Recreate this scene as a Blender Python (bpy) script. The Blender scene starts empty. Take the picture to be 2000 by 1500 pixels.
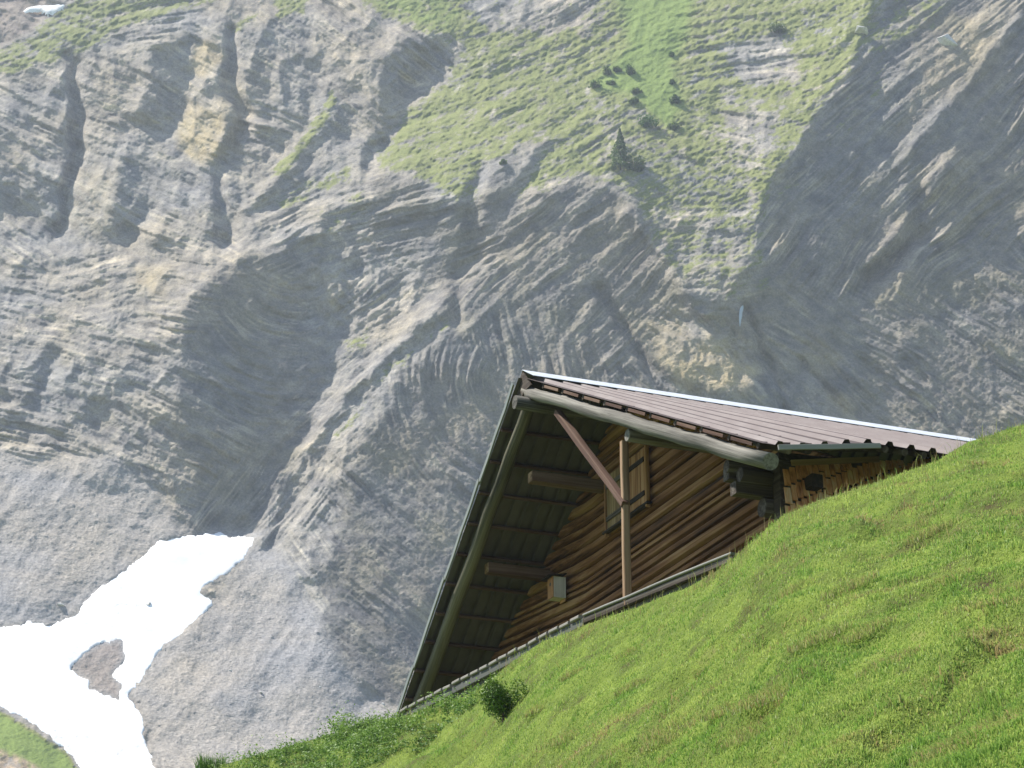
import bpy, math, random
import numpy as np
from mathutils import Vector, Matrix

random.seed(7)
rng = np.random.default_rng(11)
sc = bpy.context.scene
COL = sc.collection

# ------------------------------------------------------------------ camera
FPX = 4400.0                      # focal length in units of a 2000 px wide frame
PITCH = math.radians(22.1355)
cam_data = bpy.data.cameras.new('camera')
cam_data.sensor_width = 36.0
cam_data.lens = 36.0 * FPX / 2000.0
cam_data.clip_start = 0.1
cam_data.clip_end = 9000.0
cam = bpy.data.objects.new('camera', cam_data)
COL.objects.link(cam)
cam.location = (0, 0, 0)
cam.rotation_euler = (math.pi / 2 + PITCH, 0, 0)
sc.camera = cam

# ------------------------------------------------------------------ sky and sun
SUN = np.array([-0.52, 0.16, 0.84]); SUN /= np.linalg.norm(SUN)
elev = math.asin(SUN[2]); azim = math.atan2(SUN[0], SUN[1])
world = bpy.data.worlds.new('World'); sc.world = world
world.use_nodes = True
wn = world.node_tree.nodes; wl = world.node_tree.links
sky = wn.new('ShaderNodeTexSky'); sky.sky_type = 'NISHITA'; sky.sun_disc = False
sky.sun_elevation = elev; sky.sun_rotation = azim
sky.altitude = 1500; sky.air_density = 1.0; sky.dust_density = 1.5
bg = wn['Background']; bg.inputs['Strength'].default_value = 0.10
wl.new(sky.outputs[0], bg.inputs['Color'])
sun_data = bpy.data.lights.new('sun', 'SUN')
sun_data.energy = 5.0; sun_data.angle = math.radians(0.6); sun_data.color = (1.0, 0.95, 0.87)
sun = bpy.data.objects.new('sun', sun_data); COL.objects.link(sun)
sun.rotation_euler = Vector((-SUN[0], -SUN[1], -SUN[2])).to_track_quat('-Z', 'Y').to_euler()
sc.view_settings.view_transform = 'Standard'
sc.view_settings.look = 'None'
sc.view_settings.exposure = 1.05
sc.view_settings.gamma = 1.0
sc.cycles.max_bounces = 5
sc.cycles.diffuse_bounces = 3
sc.cycles.volume_bounces = 0
sc.cycles.use_denoising = True

# ------------------------------------------------------------------ rays of the survey (a photo position to a bearing)
AX = np.array([1.0, 0, 0])
AF = np.array([0, math.cos(PITCH), math.sin(PITCH)])
AU = np.array([0, -math.sin(PITCH), math.cos(PITCH)])

def ray(px, py):
    px = np.asarray(px, float)[..., None]; py = np.asarray(py, float)[..., None]
    return AX * (px - 1000) / FPX + AU * (750 - py) / FPX + AF

# ------------------------------------------------------------------ noise
_p = np.random.default_rng(3).permutation(512).astype(np.int32)
_ga = np.random.default_rng(4).random(512) * 2 * np.pi
_gx = np.cos(_ga).astype(np.float32); _gy = np.sin(_ga).astype(np.float32)

def perlin(x, y, seed=0):
    x = np.asarray(x, np.float32) + np.float32(seed * 17.13 + 1000.0); y = np.asarray(y, np.float32) + np.float32(seed * 7.77 + 1000.0)
    xi = np.floor(x).astype(np.int32); yi = np.floor(y).astype(np.int32)
    xf = x - xi; yf = y - yi
    u = xf * xf * xf * (xf * (xf * 6 - 15) + 10); v = yf * yf * yf * (yf * (yf * 6 - 15) + 10)
    def g(ix, iy, dx, dy):
        h = _p[(_p[ix & 511] + iy) & 511]
        return _gx[h] * dx + _gy[h] * dy
    a = g(xi, yi, xf, yf); b = g(xi + 1, yi, xf - 1, yf)
    c = g(xi, yi + 1, xf, yf - 1); d = g(xi + 1, yi + 1, xf - 1, yf - 1)
    return ((a + (b - a) * u) + ((c + (d - c) * u) - (a + (b - a) * u)) * v) * 1.5

def fbm(x, y, o=4, seed=0, gain=0.5):
    s = 0; amp = 1.0
    for k in range(o):
        s = s + amp * perlin(x * 2 ** k, y * 2 ** k, seed + k * 3); amp *= gain
    return s

def ridged(x, y, o=4, seed=0, gain=0.5):
    s = 0; amp = 1.0
    for k in range(o):
        s = s + amp * (1 - 2 * np.abs(perlin(x * 2 ** k, y * 2 ** k, seed + k * 5))); amp *= gain
    return s

def sstep(a, b, x):
    t = np.clip((x - a) / (b - a), 0, 1)
    return t * t * (3 - 2 * t)

def sdf(poly, X, Y):
    """distance to the outline of a polygon, positive inside"""
    P = np.array(poly, np.float32); n = len(P)
    d = np.full(X.shape, 1e9, np.float32); ins = np.zeros(X.shape, bool)
    for i in range(n):
        a = P[i]; b = P[(i + 1) % n]; e = b - a
        wx = X - a[0]; wy = Y - a[1]
        t = np.clip((wx * e[0] + wy * e[1]) / max(1e-6, e @ e), 0, 1)
        d = np.minimum(d, (wx - e[0] * t) ** 2 + (wy - e[1] * t) ** 2)
        c = (a[1] > Y) != (b[1] > Y)
        ins ^= c & (X < e[0] * (Y - a[1]) / (e[1] if abs(e[1]) > 1e-6 else 1e-6) + a[0])
    d = np.sqrt(d)
    return np.where(ins, d, -d)

def ldist(line, X, Y):
    P = np.array(line, np.float32); d = np.full(X.shape, 1e9, np.float32)
    for i in range(len(P) - 1):
        a = P[i]; e = P[i + 1] - a
        wx = X - a[0]; wy = Y - a[1]
        t = np.clip((wx * e[0] + wy * e[1]) / (e @ e), 0, 1)
        d = np.minimum(d, (wx - e[0] * t) ** 2 + (wy - e[1] * t) ** 2)
    return np.sqrt(d)

# ------------------------------------------------------------------ mesh and material helpers
def link_obj(name, me, mat=None, parent=None):
    o = bpy.data.objects.new(name, me)
    COL.objects.link(o)
    if mat is not None and len(me.materials) == 0: me.materials.append(mat)
    if parent is not None: o.parent = parent
    return o

def np_mesh(name, verts, faces, smooth=False):
    """verts (n,3), faces (m,k) all of one size"""
    me = bpy.data.meshes.new(name)
    verts = np.asarray(verts, np.float32); faces = np.asarray(faces, np.int32)
    k = faces.shape[1]
    me.vertices.add(len(verts)); me.vertices.foreach_set('co', verts.ravel())
    me.loops.add(faces.size); me.loops.foreach_set('vertex_index', faces.ravel())
    me.polygons.add(len(faces))
    me.polygons.foreach_set('loop_start', np.arange(0, faces.size, k, dtype=np.int32))
    me.polygons.foreach_set('loop_total', np.full(len(faces), k, np.int32))
    if smooth: me.polygons.foreach_set('use_smooth', np.ones(len(faces), bool))
    me.update(calc_edges=True)
    return me

def tag(o, label=None, cat=None, group=None, kind=None):
    if label: o['label'] = label
    if cat: o['category'] = cat
    if group: o['group'] = group
    if kind: o['kind'] = kind
    return o

class NT:
    """short hand for a node tree"""
    def __init__(s, name):
        s.m = bpy.data.materials.new(name); s.m.use_nodes = True
        s.n = s.m.node_tree.nodes; s.l = s.m.node_tree.links
        s.bsdf = s.n['Principled BSDF']; s.out = s.n['Material Output']
    def node(s, t, **kw):
        nd = s.n.new(t)
        for k, v in kw.items():
            if k in nd.inputs: s.put(nd.inputs[k], v)
            else: setattr(nd, k, v)
        return nd
    def put(s, sock, v):
        if isinstance(v, bpy.types.NodeSocket): s.l.new(v, sock)
        else: sock.default_value = v
    def noise(s, vec=None, scale=5, detail=4, rough=0.55, dist=0.0):
        nd = s.n.new('ShaderNodeTexNoise')
        if vec is not None: s.l.new(vec, nd.inputs['Vector'])
        nd.inputs['Scale'].default_value = scale; nd.inputs['Detail'].default_value = detail
        nd.inputs['Roughness'].default_value = rough; nd.inputs['Distortion'].default_value = dist
        return nd.outputs['Fac']
    def ramp(s, fac, stops):
        nd = s.n.new('ShaderNodeValToRGB'); s.put(nd.inputs[0], fac)
        cr = nd.color_ramp
        while len(cr.elements) < len(stops): cr.elements.new(0.5)
        for e, (p, c) in zip(cr.elements, stops):
            e.position = p; e.color = (c, c, c, 1) if not hasattr(c, '__len__') else (*c, 1)
        return nd.outputs[0]
    def mix(s, fac, a, b, mode='MIX'):
        nd = s.n.new('ShaderNodeMix'); nd.data_type = 'RGBA'; nd.blend_type = mode
        s.put(nd.inputs[0], fac)
        for sock, v in ((nd.inputs[6], a), (nd.inputs[7], b)):
            if isinstance(v, tuple) and len(v) == 3: v = (*v, 1)
            s.put(sock, v)
        return nd.outputs[2]
    def math(s, op, a, b=0.0, clamp=False):
        nd = s.n.new('ShaderNodeMath'); nd.operation = op; nd.use_clamp = clamp
        s.put(nd.inputs[0], a); s.put(nd.inputs[1], b)
        return nd.outputs[0]
    def mapping(s, vec, scale=(1, 1, 1), loc=(0, 0, 0), rot=(0, 0, 0)):
        nd = s.n.new('ShaderNodeMapping'); s.l.new(vec, nd.inputs[0])
        nd.inputs['Scale'].default_value = scale; s.put(nd.inputs['Location'], loc); nd.inputs['Rotation'].default_value = rot
        return nd.outputs[0]
    def bump(s, h, strength=0.3, dist=0.02):
        nd = s.n.new('ShaderNodeBump'); s.put(nd.inputs['Height'], h)
        nd.inputs['Strength'].default_value = strength; nd.inputs['Distance'].default_value = dist
        s.l.new(nd.outputs[0], s.bsdf.inputs['Normal'])
    def attr(s, name):
        nd = s.n.new('ShaderNodeAttribute'); nd.attribute_name = name
        return nd
    def finish(s, color, rough=0.9, spec=0.2):
        s.put(s.bsdf.inputs['Base Color'], color if not (isinstance(color, tuple) and len(color) == 3) else (*color, 1))
        s.put(s.bsdf.inputs['Roughness'], rough)
        s.put(s.bsdf.inputs['Specular IOR Level'], spec)
        return s.m

# ================================================================== THE MOUNTAIN
# ln(range) of the rock face is integrated from slopes: every region has a lean (rise of range with height) and a facing
SX0, SX1, SY0, SY1, ST = -1000, 3002, -700, 1904, 6
cx = np.arange(SX0, SX1 + 1, ST, dtype=np.float32); cy = np.arange(SY0, SY1 + 1, ST, dtype=np.float32)
CX, CY = np.meshgrid(cx, cy)
wxx = CX + 16 * fbm(CX / 110, CY / 110, 3, 21); wyy = CY + 16 * fbm(CX / 110, CY / 110, 3, 31)
Q = np.full(CX.shape, 1.6, np.float32); Pf = np.zeros(CX.shape, np.float32)
def region(poly, q, p, soft=14):
    global Q, Pf
    w = sstep(-soft, soft, sdf(poly, wxx, wyy))
    Q += (q - Q) * w; Pf += (p - Pf) * w

BIG = 1000
GRASS_MAIN = [(690, -800), (700, 10), (800, 60), (900, 90), (870, 150), (790, 215), (745, 290), (725, 335), (800, 345), (890, 400), (935, 395), (945, 330), (1000, 300), (1065, 280),
              (1000, 385), (1060, 375), (1130, 345), (1205, 365), (1250, 405), (1300, 520), (1390, 580), (1450, 600), (1490, 500), (1500, 430), (1510, 375), (1570, 275), (1645, 165), (1715, 60), (1760, -60), (1760, -800)]
GRASS_LEFT = [(-1000, 200), (0, 155), (90, 130), (200, 90), (260, 55), (330, 25), (500, -10), (540, -800), (150, -800), (150, -20), (60, 65), (0, 90), (-200, 120), (-1000, 120)]
SNOW = [(-300, 1290), (-100, 1245), (0, 1225), (60, 1215), (100, 1220), (140, 1205), (180, 1160), (220, 1130), (280, 1085), (310, 1055), (360, 1047), (435, 1040), (440, 1050), (470, 1050), (502, 1043), (485, 1080), (450, 1115),
        (400, 1145), (392, 1160), (418, 1175), (395, 1200), (370, 1230), (310, 1270), (275, 1330), (245, 1355), (265, 1380), (282, 1400), (278, 1440), (300, 1480), (312, 1530), (330, 1600), (260, 1640), (180, 1530), (120, 1455), (50, 1405), (0, 1378), (-100, 1350), (-300, 1345)]
ISLAND = [(140, 1302), (165, 1280), (192, 1260), (235, 1254), (238, 1285), (214, 1318), (232, 1340), (230, 1362), (205, 1352), (178, 1342), (180, 1325), (155, 1315)]
SCREE = [(-1000, 930), (0, 880), (60, 900), (140, 890), (230, 900), (300, 950), (350, 1030), (390, 1045), (300, 1075), (180, 1180), (130, 1215), (-1000, 1330)]
SCREE2 = [(500, 1060), (560, 1090), (610, 1190), (660, 1290), (720, 1365), (800, 1395), (900, 1500), (900, 1900), (330, 1900), (300, 1480), (280, 1400), (250, 1355), (300, 1280), (400, 1190)]
RWALL = [(1760, -800), (1750, -60), (1700, 85), (1640, 185), (1570, 285), (1510, 382), (1502, 430), (1488, 515), (1452, 575), (1450, 615), (1482, 695), (1525, 765), (1540, 900), (1560, 1900), (3000, 1900), (3000, -800)]
CWALL = [(728, 330), (800, 355), (890, 405), (940, 400), (955, 345), (1010, 305), (1000, 385), (1060, 380), (1130, 350), (1205, 370), (1245, 410), (1290, 520), (1380, 585), (1450, 615), (1490, 700), (1530, 780), (1530, 1000),
         (900, 1200), (800, 1385), (690, 1370), (640, 1240), (625, 1130), (660, 960), (720, 850), (790, 740), (880, 640), (850, 560), (740, 450)]
RECESS = [(352, 610), (400, 560), (490, 500), (560, 478), (605, 530), (600, 640), (640, 720), (600, 850), (545, 960), (503, 1042), (400, 1034), (378, 930), (330, 840), (360, 720)]
STRIP = [(495, 1055), (560, 930), (630, 790), (650, 690), (720, 640), (790, 610), (860, 560), (900, 545), (885, 625), (790, 735), (700, 840), (620, 960), (600, 1080), (625, 1190), (560, 1180), (530, 1110)]
region(GRASS_MAIN, 2.0, -0.25, 24)
region(GRASS_LEFT, 1.9, 0.05, 16)
region([(-1000, 120), (-200, 110), (0, 90), (60, 65), (150, -20), (150, -800), (-1000, -800)], 1.5, -0.2, 8)
region([(-1000, 160), (0, 155), (130, 110), (135, 300), (110, 460), (-1000, 560)], 1.7, -0.25)
region([(135, 110), (260, 60), (370, 75), (440, 70), (450, 200), (430, 330), (440, 470), (230, 480), (130, 440), (140, 300)], 1.65, -0.35, 10)
region([(130, 120), (146, 115), (152, 300), (140, 350), (118, 440), (100, 440), (128, 300)], 0.8, 1.0, 6)
region([(255, 235), (345, 172), (362, 190), (345, 250), (315, 262)], 0.15, 0.6, 5)
region([(288, 58), (372, 80), (360, 150), (290, 225), (272, 200), (300, 150)], 0.4, 0.9, 7)
region([(345, 260), (390, 150), (445, 215), (437, 300), (400, 325)], 1.3, -0.5, 6)
region([(240, 300), (258, 290), (275, 410), (220, 470), (215, 420), (235, 400)], 0.7, 0.9, 6)
region([(446, 60), (485, 80), (478, 250), (462, 330), (480, 480), (446, 490), (420, 330), (450, 210)], 0.6, 0.75, 8)
region([(480, 60), (530, 40), (590, 80), (620, 160), (640, 215), (560, 300), (500, 360), (470, 300)], 0.9, 0.25, 12)
region([(590, 60), (680, 30), (740, 100), (735, 200), (650, 215)], 1.35, -0.2, 10)
region([(745, 105), (790, 68), (885, 82), (845, 130), (800, 190), (750, 275), (738, 200)], 0.2, 0.8, 5)
region([(650, 215), (735, 200), (740, 280), (700, 330), (620, 330), (560, 400), (500, 400), (560, 320)], 1.3, -0.2, 10)
region([(500, 400), (560, 365), (640, 330), (720, 330), (720, 430), (690, 460), (560, 480), (470, 505), (440, 490)], 1.5, -0.2, 12)
region(CWALL, 0.62, 0.08, 7)
region([(900, 640), (1150, 600), (1400, 780), (1530, 800), (1530, 1100), (850, 1250), (760, 1000), (800, 780)], 0.5, 0.05, 30)
region([(735, 345), (800, 365), (830, 400), (815, 470), (735, 450), (720, 390)], 0.45, 0.1, 8)
region([(950, 420), (1060, 280), (1075, 285), (1000, 400), (950, 440), (930, 500), (915, 480)], 0.4, 0.6, 8)
region([(1240, 405), (1330, 400), (1500, 392), (1490, 505), (1450, 600), (1385, 578), (1300, 510)], 2.3, -0.45, 8)
region([(1225, 395), (1250, 410), (1300, 515), (1385, 585), (1350, 600), (1270, 540), (1215, 440)], 0.3, 0.3, 6)
region([(500, 392), (590, 345), (600, 355), (510, 412)], 0.4, 0.5, 5)
region([(636, 408), (722, 382), (722, 396), (640, 422)], 0.35, 0.3, 4)
region([(600, 440), (722, 415), (700, 470), (600, 480)], 0.6, 0.2, 6)
region([(290, 455), (430, 450), (430, 475), (300, 480)], 0.5, 0.3, 6)
region([(1448, 625), (1470, 650), (1528, 745), (1530, 780), (1505, 765), (1455, 680)], 0.3, 0.45, 4)
region([(1150, 590), (1190, 640), (1240, 720), (1320, 800), (1270, 790), (1190, 710), (1150, 650)], 0.4, 0.35, 5)
region([(1280, 610), (1400, 590), (1450, 640), (1515, 745), (1480, 770), (1380, 760), (1290, 720)], 1.25, -0.2, 10)
region(RECESS, 0.42, 0.65, 6)
region(STRIP, 1.35, -0.45, 8)
region([(720, 450), (860, 460), (850, 560), (760, 600), (690, 650), (620, 640), (610, 530), (650, 470)], 0.85, 0.1, 12)
region([(700, 850), (780, 760), (900, 780), (980, 1000), (800, 1385), (690, 1370), (640, 1240), (630, 1110)], 0.52, 0.15, 10)
region([(-1000, 560), (110, 470), (440, 490), (350, 610), (330, 840), (370, 930), (300, 950), (140, 880), (-1000, 900)], 1.85, -0.2, 14)
region([(0, 260), (40, 330), (110, 440), (80, 470), (30, 430), (-100, 400), (-100, 240)], 0.7, 0.6, 8)
region([(85, 690), (110, 660), (125, 720), (170, 770), (200, 820), (170, 810), (120, 740), (85, 740)], 0.35, 0.9, 6)
region(SCREE, 2.0, -0.15, 10)
region(SCREE2, 2.0, -0.25, 10)
region([(625, 1225), (700, 1200), (900, 1150), (810, 1385), (690, 1368), (650, 1300)], 0.45, 0.6, 8)
region(SNOW, 2.2, -0.25, 12)
region([(-1000, 1350), (0, 1385), (60, 1420), (120, 1460), (180, 1530), (260, 1640), (260, 1900), (-1000, 1900)], 2.4, 0.6, 10)
region(RWALL, 0.86, 0.05, 4)
region([(1762, -100), (1752, -60), (1702, 85), (1642, 185), (1572, 285), (1512, 382), (1504, 430), (1490, 515), (1454, 575), (1438, 570), (1474, 510), (1488, 428), (1497, 376), (1558, 276), (1628, 176), (1688, 78), (1738, -64), (1748, -100)], 0.8, 1.1, 4)
region([(1702, 85), (1642, 185), (1572, 285), (1512, 382), (1504, 430), (1490, 515), (1454, 575), (1455, 620), (1500, 680), (1540, 560), (1560, 420), (1640, 300), (1720, 180), (1770, 80)], 0.72, 0.05, 8)
region([(1480, 620), (1700, 560), (2100, 520), (2100, 1000), (1540, 1000)], 0.72, 0.0, 40)
region([(1850, 240), (2100, 40), (2100, 500), (1900, 520), (1800, 470), (1780, 380)], 0.8, 0.15, 20)
region([(1780, 380), (1860, 290), (1900, 420), (1870, 500), (1800, 520)], 0.35, 0.5, 10)
region([(1560, 560), (1640, 430), (1660, 440), (1590, 580)], 0.5, 0.5, 8)
region([(1690, 250), (1760, 190), (1840, 130), (1850, 150), (1770, 240), (1700, 290)], 0.45, 0.5, 8)
region([(1760, 700), (1800, 640), (1900, 720), (1960, 760), (1990, 800), (1900, 790)], 0.5, 0.4, 10)
region([(1600, 800), (1680, 790), (1670, 860), (1610, 860)], 0.4, 0.6, 8)
region([(1790, 0), (1960, -60), (1940, 120), (1820, 200), (1720, 240)], 1.0, 0.0, 20)
region([(1545, 700), (1600, 640), (1700, 660), (1800, 740), (1900, 860), (1560, 860)], 0.8, -0.1, 14)
Pf += 0.24 * fbm(CX / 150, CY / 240, 3, 5); Q *= np.exp(0.22 * fbm(CX / 130, CY / 120, 3, 9))

def poisson(gx, gy):
    """least squares surface of a gradient field, free edges"""
    H, W = gx.shape
    hx = 0.5 * (gx[:, 1:] + gx[:, :-1]) * ST; hy = 0.5 * (gy[1:, :] + gy[:-1, :]) * ST
    div = np.zeros((H, W))
    div[:, :-1] += hx; div[:, 1:] -= hx; div[:-1, :] += hy; div[1:, :] -= hy
    m = np.concatenate([div, div[:, ::-1]], 1); m = np.concatenate([m, m[::-1]], 0)
    f = np.fft.rfft2(m)
    ky = np.arange(2 * H)[:, None] * np.pi / H; kx = np.arange(f.shape[1])[None, :] * np.pi / W
    den = (2 * np.cos(kx) - 2) + (2 * np.cos(ky) - 2); den[0, 0] = 1
    f /= den; f[0, 0] = 0
    return np.fft.irfft2(f, m.shape)[:H, :W]

RHO = poisson(Pf / FPX, -Q / FPX).astype(np.float32)
i0 = int((500 - SY0) / ST); j0 = int((1000 - SX0) / ST)
RHO += math.log(650.0) - RHO[i0, j0]
M650 = 1.0 / 650.0
# spurs and runnels drawn along the fall line
for line, w, m in (([(135, 110), (150, 300), (110, 460)], 12, 5), ([(448, 60), (470, 250), (430, 330), (450, 480)], 14, 6),
                   ([(1455, 600), (1490, 690), (1525, 770), (1535, 860)], 8, 3), ([(940, 330), (915, 480), (890, 620)], 16, 4), ([(745, 280), (720, 330)], 14, 5),
                   ([(1230, 420), (1290, 520), (1370, 600)], 14, -4), ([(1180, 560), (1240, 680), (1330, 800)], 12, 4),
                   ([(1570, 700), (1640, 800), (1670, 870)], 9, 2.5), ([(1800, 380), (1790, 470), (1700, 560)], 22, 6),
                   ([(500, 1050), (590, 880), (690, 760), (890, 570)], 16, -4), ([(640, 215), (560, 320), (500, 390)], 18, -4),
                   ([(1840, 330), (1760, 440), (1700, 520)], 14, -2.5), ([(1990, 40), (1880, 180), (1760, 330)], 14, -2), ([(1250, 690), (1370, 780)], 12, 3)):
    RHO += m * M650 * np.exp(-(ldist(line, wxx, wyy) / w) ** 2)

def rho_at(px, py, A=None):
    A = RHO if A is None else A
    fx = np.clip((np.asarray(px, np.float32) - SX0) / ST, 0, A.shape[1] - 1.001); fy = np.clip((np.asarray(py, np.float32) - SY0) / ST, 0, A.shape[0] - 1.001)
    ix = fx.astype(np.int32); iy = fy.astype(np.int32); u = fx - ix; v = fy - iy
    return (A[iy, ix] * (1 - u) + A[iy, ix + 1] * u) * (1 - v) + (A[iy + 1, ix] * (1 - u) + A[iy + 1, ix + 1] * u) * v

# bedding of the folded rock: panels of straight beds, and arcs round the cores of the folds
BEDS = [(60, 220, .45), (40, 330, .55), (60, 450, .75), (200, 180, .35), (250, 330, .42), (330, 400, .5), (180, 400, .5), (400, 120, .6), (400, 400, .45), (200, 560, -.25), (330, 560, .15), (80, 620, .2), (200, 700, .3), (90, 820, .25), (280, 830, .45), (560, 110, .5), (560, 230, .35),
        (690, 80, .75), (660, 220, .7), (600, 330, -.6), (540, 410, -.45), (660, 420, -.22), (440, 800, .5), (800, 130, .8), (830, 430, -.3), (900, 480, -.35), (960, 560, -.9), (1050, 470, -.8), (1000, 650, 3.5), (1080, 740, 4), (690, 720, -.8), (760, 620, -.7), (640, 830, -.9), (560, 950, -1.3),
        (700, 960, 1.0), (640, 1100, 1.3), (760, 1150, .9), (900, 1000, 1.0), (1250, 540, -1.1), (1150, 430, -.7), (1190, 620, -.9), (1330, 640, .8), (1430, 690, 1.0), (1300, 760, 1.1),
        (1560, 480, -1.3), (1620, 360, -1.0), (1700, 230, -.9), (1800, 330, -1.0), (1680, 520, -1.6), (1900, 450, -.8), (1580, 640, .7), (1700, 640, .6), (1620, 760, .9), (1800, 760, .8), (1900, 680, .7), (1960, 180, -1.2), (1980, 560, .9), (1850, 60, -.7),
        (1000, 200, -.45), (850, 230, -.3), (1100, 100, -.5), (1450, 130, -.15), (1450, 260, .25), (1280, 320, .5), (1350, 330, .6), (1120, 280, -.5), (400, 1350, .35), (150, 1050, .3), (100, 50, .3), (300, 20, -.2)]
ARCS = [(815, 760, 1020, 730), (850, 880, 1020, 740), (900, 760, 1040, 740), (560, 640, 575, 470), (480, 700, 575, 520), (560, 760, 570, 480), (1370, 420, 1390, -60), (1370, 520, 1390, -60), (1420, 580, 1400, 200)]
anch = [(x, y, 0, s_) for x, y, s_ in BEDS] + [(x, y, 1, (c0, c1)) for x, y, c0, c1 in ARCS]
WSUM = 1e-12
for x, y, k_, _ in anch: WSUM = WSUM + np.exp(-((wxx - x) ** 2 + (wyy - y) ** 2) / (2 * 46.0 ** 2)) + 1e-7

# mask sheets on the survey grid
def soft(poly, s=12): return sstep(-s, s, sdf(poly, CX, CY)).astype(np.float32)
m_grass = np.maximum(0.86 * soft(GRASS_MAIN, 26), 0.85 * soft(GRASS_LEFT, 18))
for poly, v, s in (([(1205, -50), (1360, -50), (1340, 60), (1310, 130), (1330, 200), (1300, 250), (1220, 180), (1150, 190), (1170, 150), (1230, 90)], 1.25, 26),
                   ([(1130, 170), (1240, 200), (1330, 290), (1480, 370), (1500, 390), (1330, 400), (1220, 350), (1150, 260)], .72, 24),
                   ([(1410, 90), (1530, 60), (1560, 150), (1450, 170)], .33, 20), ([(1400, 210), (1540, 200), (1500, 320), (1460, 340), (1410, 280)], .52, 26),
                   ([(1240, 405), (1500, 392), (1490, 505), (1450, 600), (1385, 578), (1300, 510)], .62, 14), ([(1350, 375), (1500, 370), (1500, 395), (1380, 420)], .75, 12), ([(1290, 490), (1380, 520), (1460, 560), (1400, 575)], .6, 12),
                   ([(690, -60), (850, -60), (900, 30), (860, 70), (740, 20)], 1.0, 16), ([(900, 0), (1100, -60), (1200, -60), (1150, 60), (960, 60)], .42, 24),
                   ([(520, -60), (600, -60), (600, 30), (540, 40)], .9, 14), ([(440, 55), (500, 20), (515, 30), (460, 70)], .8, 10),
                   ([(500, 360), (570, 290), (650, 170), (660, 200), (620, 270), (560, 340)], .85, 10), ([(510, 395), (600, 350), (700, 310), (690, 350), (560, 420)], .66, 16), ([(610, 420), (720, 350), (722, 410), (640, 470)], .55, 18),
                   ([(660, 665), (740, 620), (720, 680), (670, 720)], .6, 14), ([(730, 720), (880, 615), (880, 640), (720, 780)], .55, 10), ([(640, 850), (720, 770), (730, 790), (650, 880)], .5, 10),
                   ([(-1000, 1380), (0, 1388), (60, 1425), (130, 1470), (190, 1560), (90, 1560), (30, 1480), (-1000, 1460)], 1.3, 10),
                   ([(1760, -60), (1900, -60), (1830, 60), (1720, 110), (1690, 100)], .62, 20), ([(1620, 230), (1720, 110), (1760, 150), (1640, 290), (1560, 330)], .5, 18), ([(1500, 400), (1580, 300), (1600, 330), (1520, 430)], .5, 12), ([(1470, 560), (1520, 500), (1490, 600)], .55, 10)):
    w = soft(poly, s); m_grass += (v - m_grass) * w
m_ochre = 0.0 * CX
for poly, v, s in (([(345, 265), (372, 195), (400, 215), (440, 220), (437, 300), (400, 328), (350, 290)], 1.0, 10), ([(370, 140), (380, 85), (420, 75), (445, 110), (400, 150)], .9, 10), ([(430, 180), (470, 230), (465, 300), (430, 290)], .5, 14),
                   ([(1290, 700), (1400, 660), (1480, 720), (1460, 760), (1330, 760)], 1.0, 24), ([(1250, 640), (1330, 600), (1350, 680), (1290, 700)], .6, 24), ([(1610, 760), (1670, 780), (1660, 830), (1620, 810)], .6, 16),
                   ([(140, 330), (240, 330), (220, 460), (120, 450)], .35, 24), ([(260, 520), (330, 520), (320, 580), (270, 570)], .5, 14), ([(1250, 120), (1290, 100), (1290, 130)], 0.2, 10), ([(1560, 690), (1600, 640), (1640, 700), (1620, 740)], .35, 20), ([(1850, 60), (2000, -40), (1960, 60), (1750, 280), (1740, 260)], .35, 16)):
    w = soft(poly, s); m_ochre += (v - m_ochre) * w
m_scree = np.maximum.reduce([soft(SCREE, 16), soft(SCREE2, 20), soft(SNOW, 20)])
m_path = np.maximum(soft([(-1000, 1470), (0, 1465), (40, 1478), (90, 1510), (120, 1560), (-1000, 1560)], 6), 0)
m_brown = np.maximum(0.9 * soft(ISLAND, 8), soft([(-1000, 90), (-200, 105), (0, 88), (60, 62), (150, -25), (150, -800), (-1000, -800)], 8))
m_shade = np.maximum.reduce([0.62 * soft(CWALL, 20), 0.62 * soft(RWALL, 16), 0.5 * soft(RECESS, 14)])  # shade of the walls and the recess, painted into the rock colour

w = soft([(1250, 405), (1500, 392), (1490, 505), (1450, 600), (1385, 570), (1310, 510)], 12); m_shade *= 1 - w
w = soft([(1290, 620), (1400, 600), (1450, 650), (1510, 745), (1380, 755), (1300, 710)], 20); m_shade *= 1 - 0.7 * w
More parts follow.
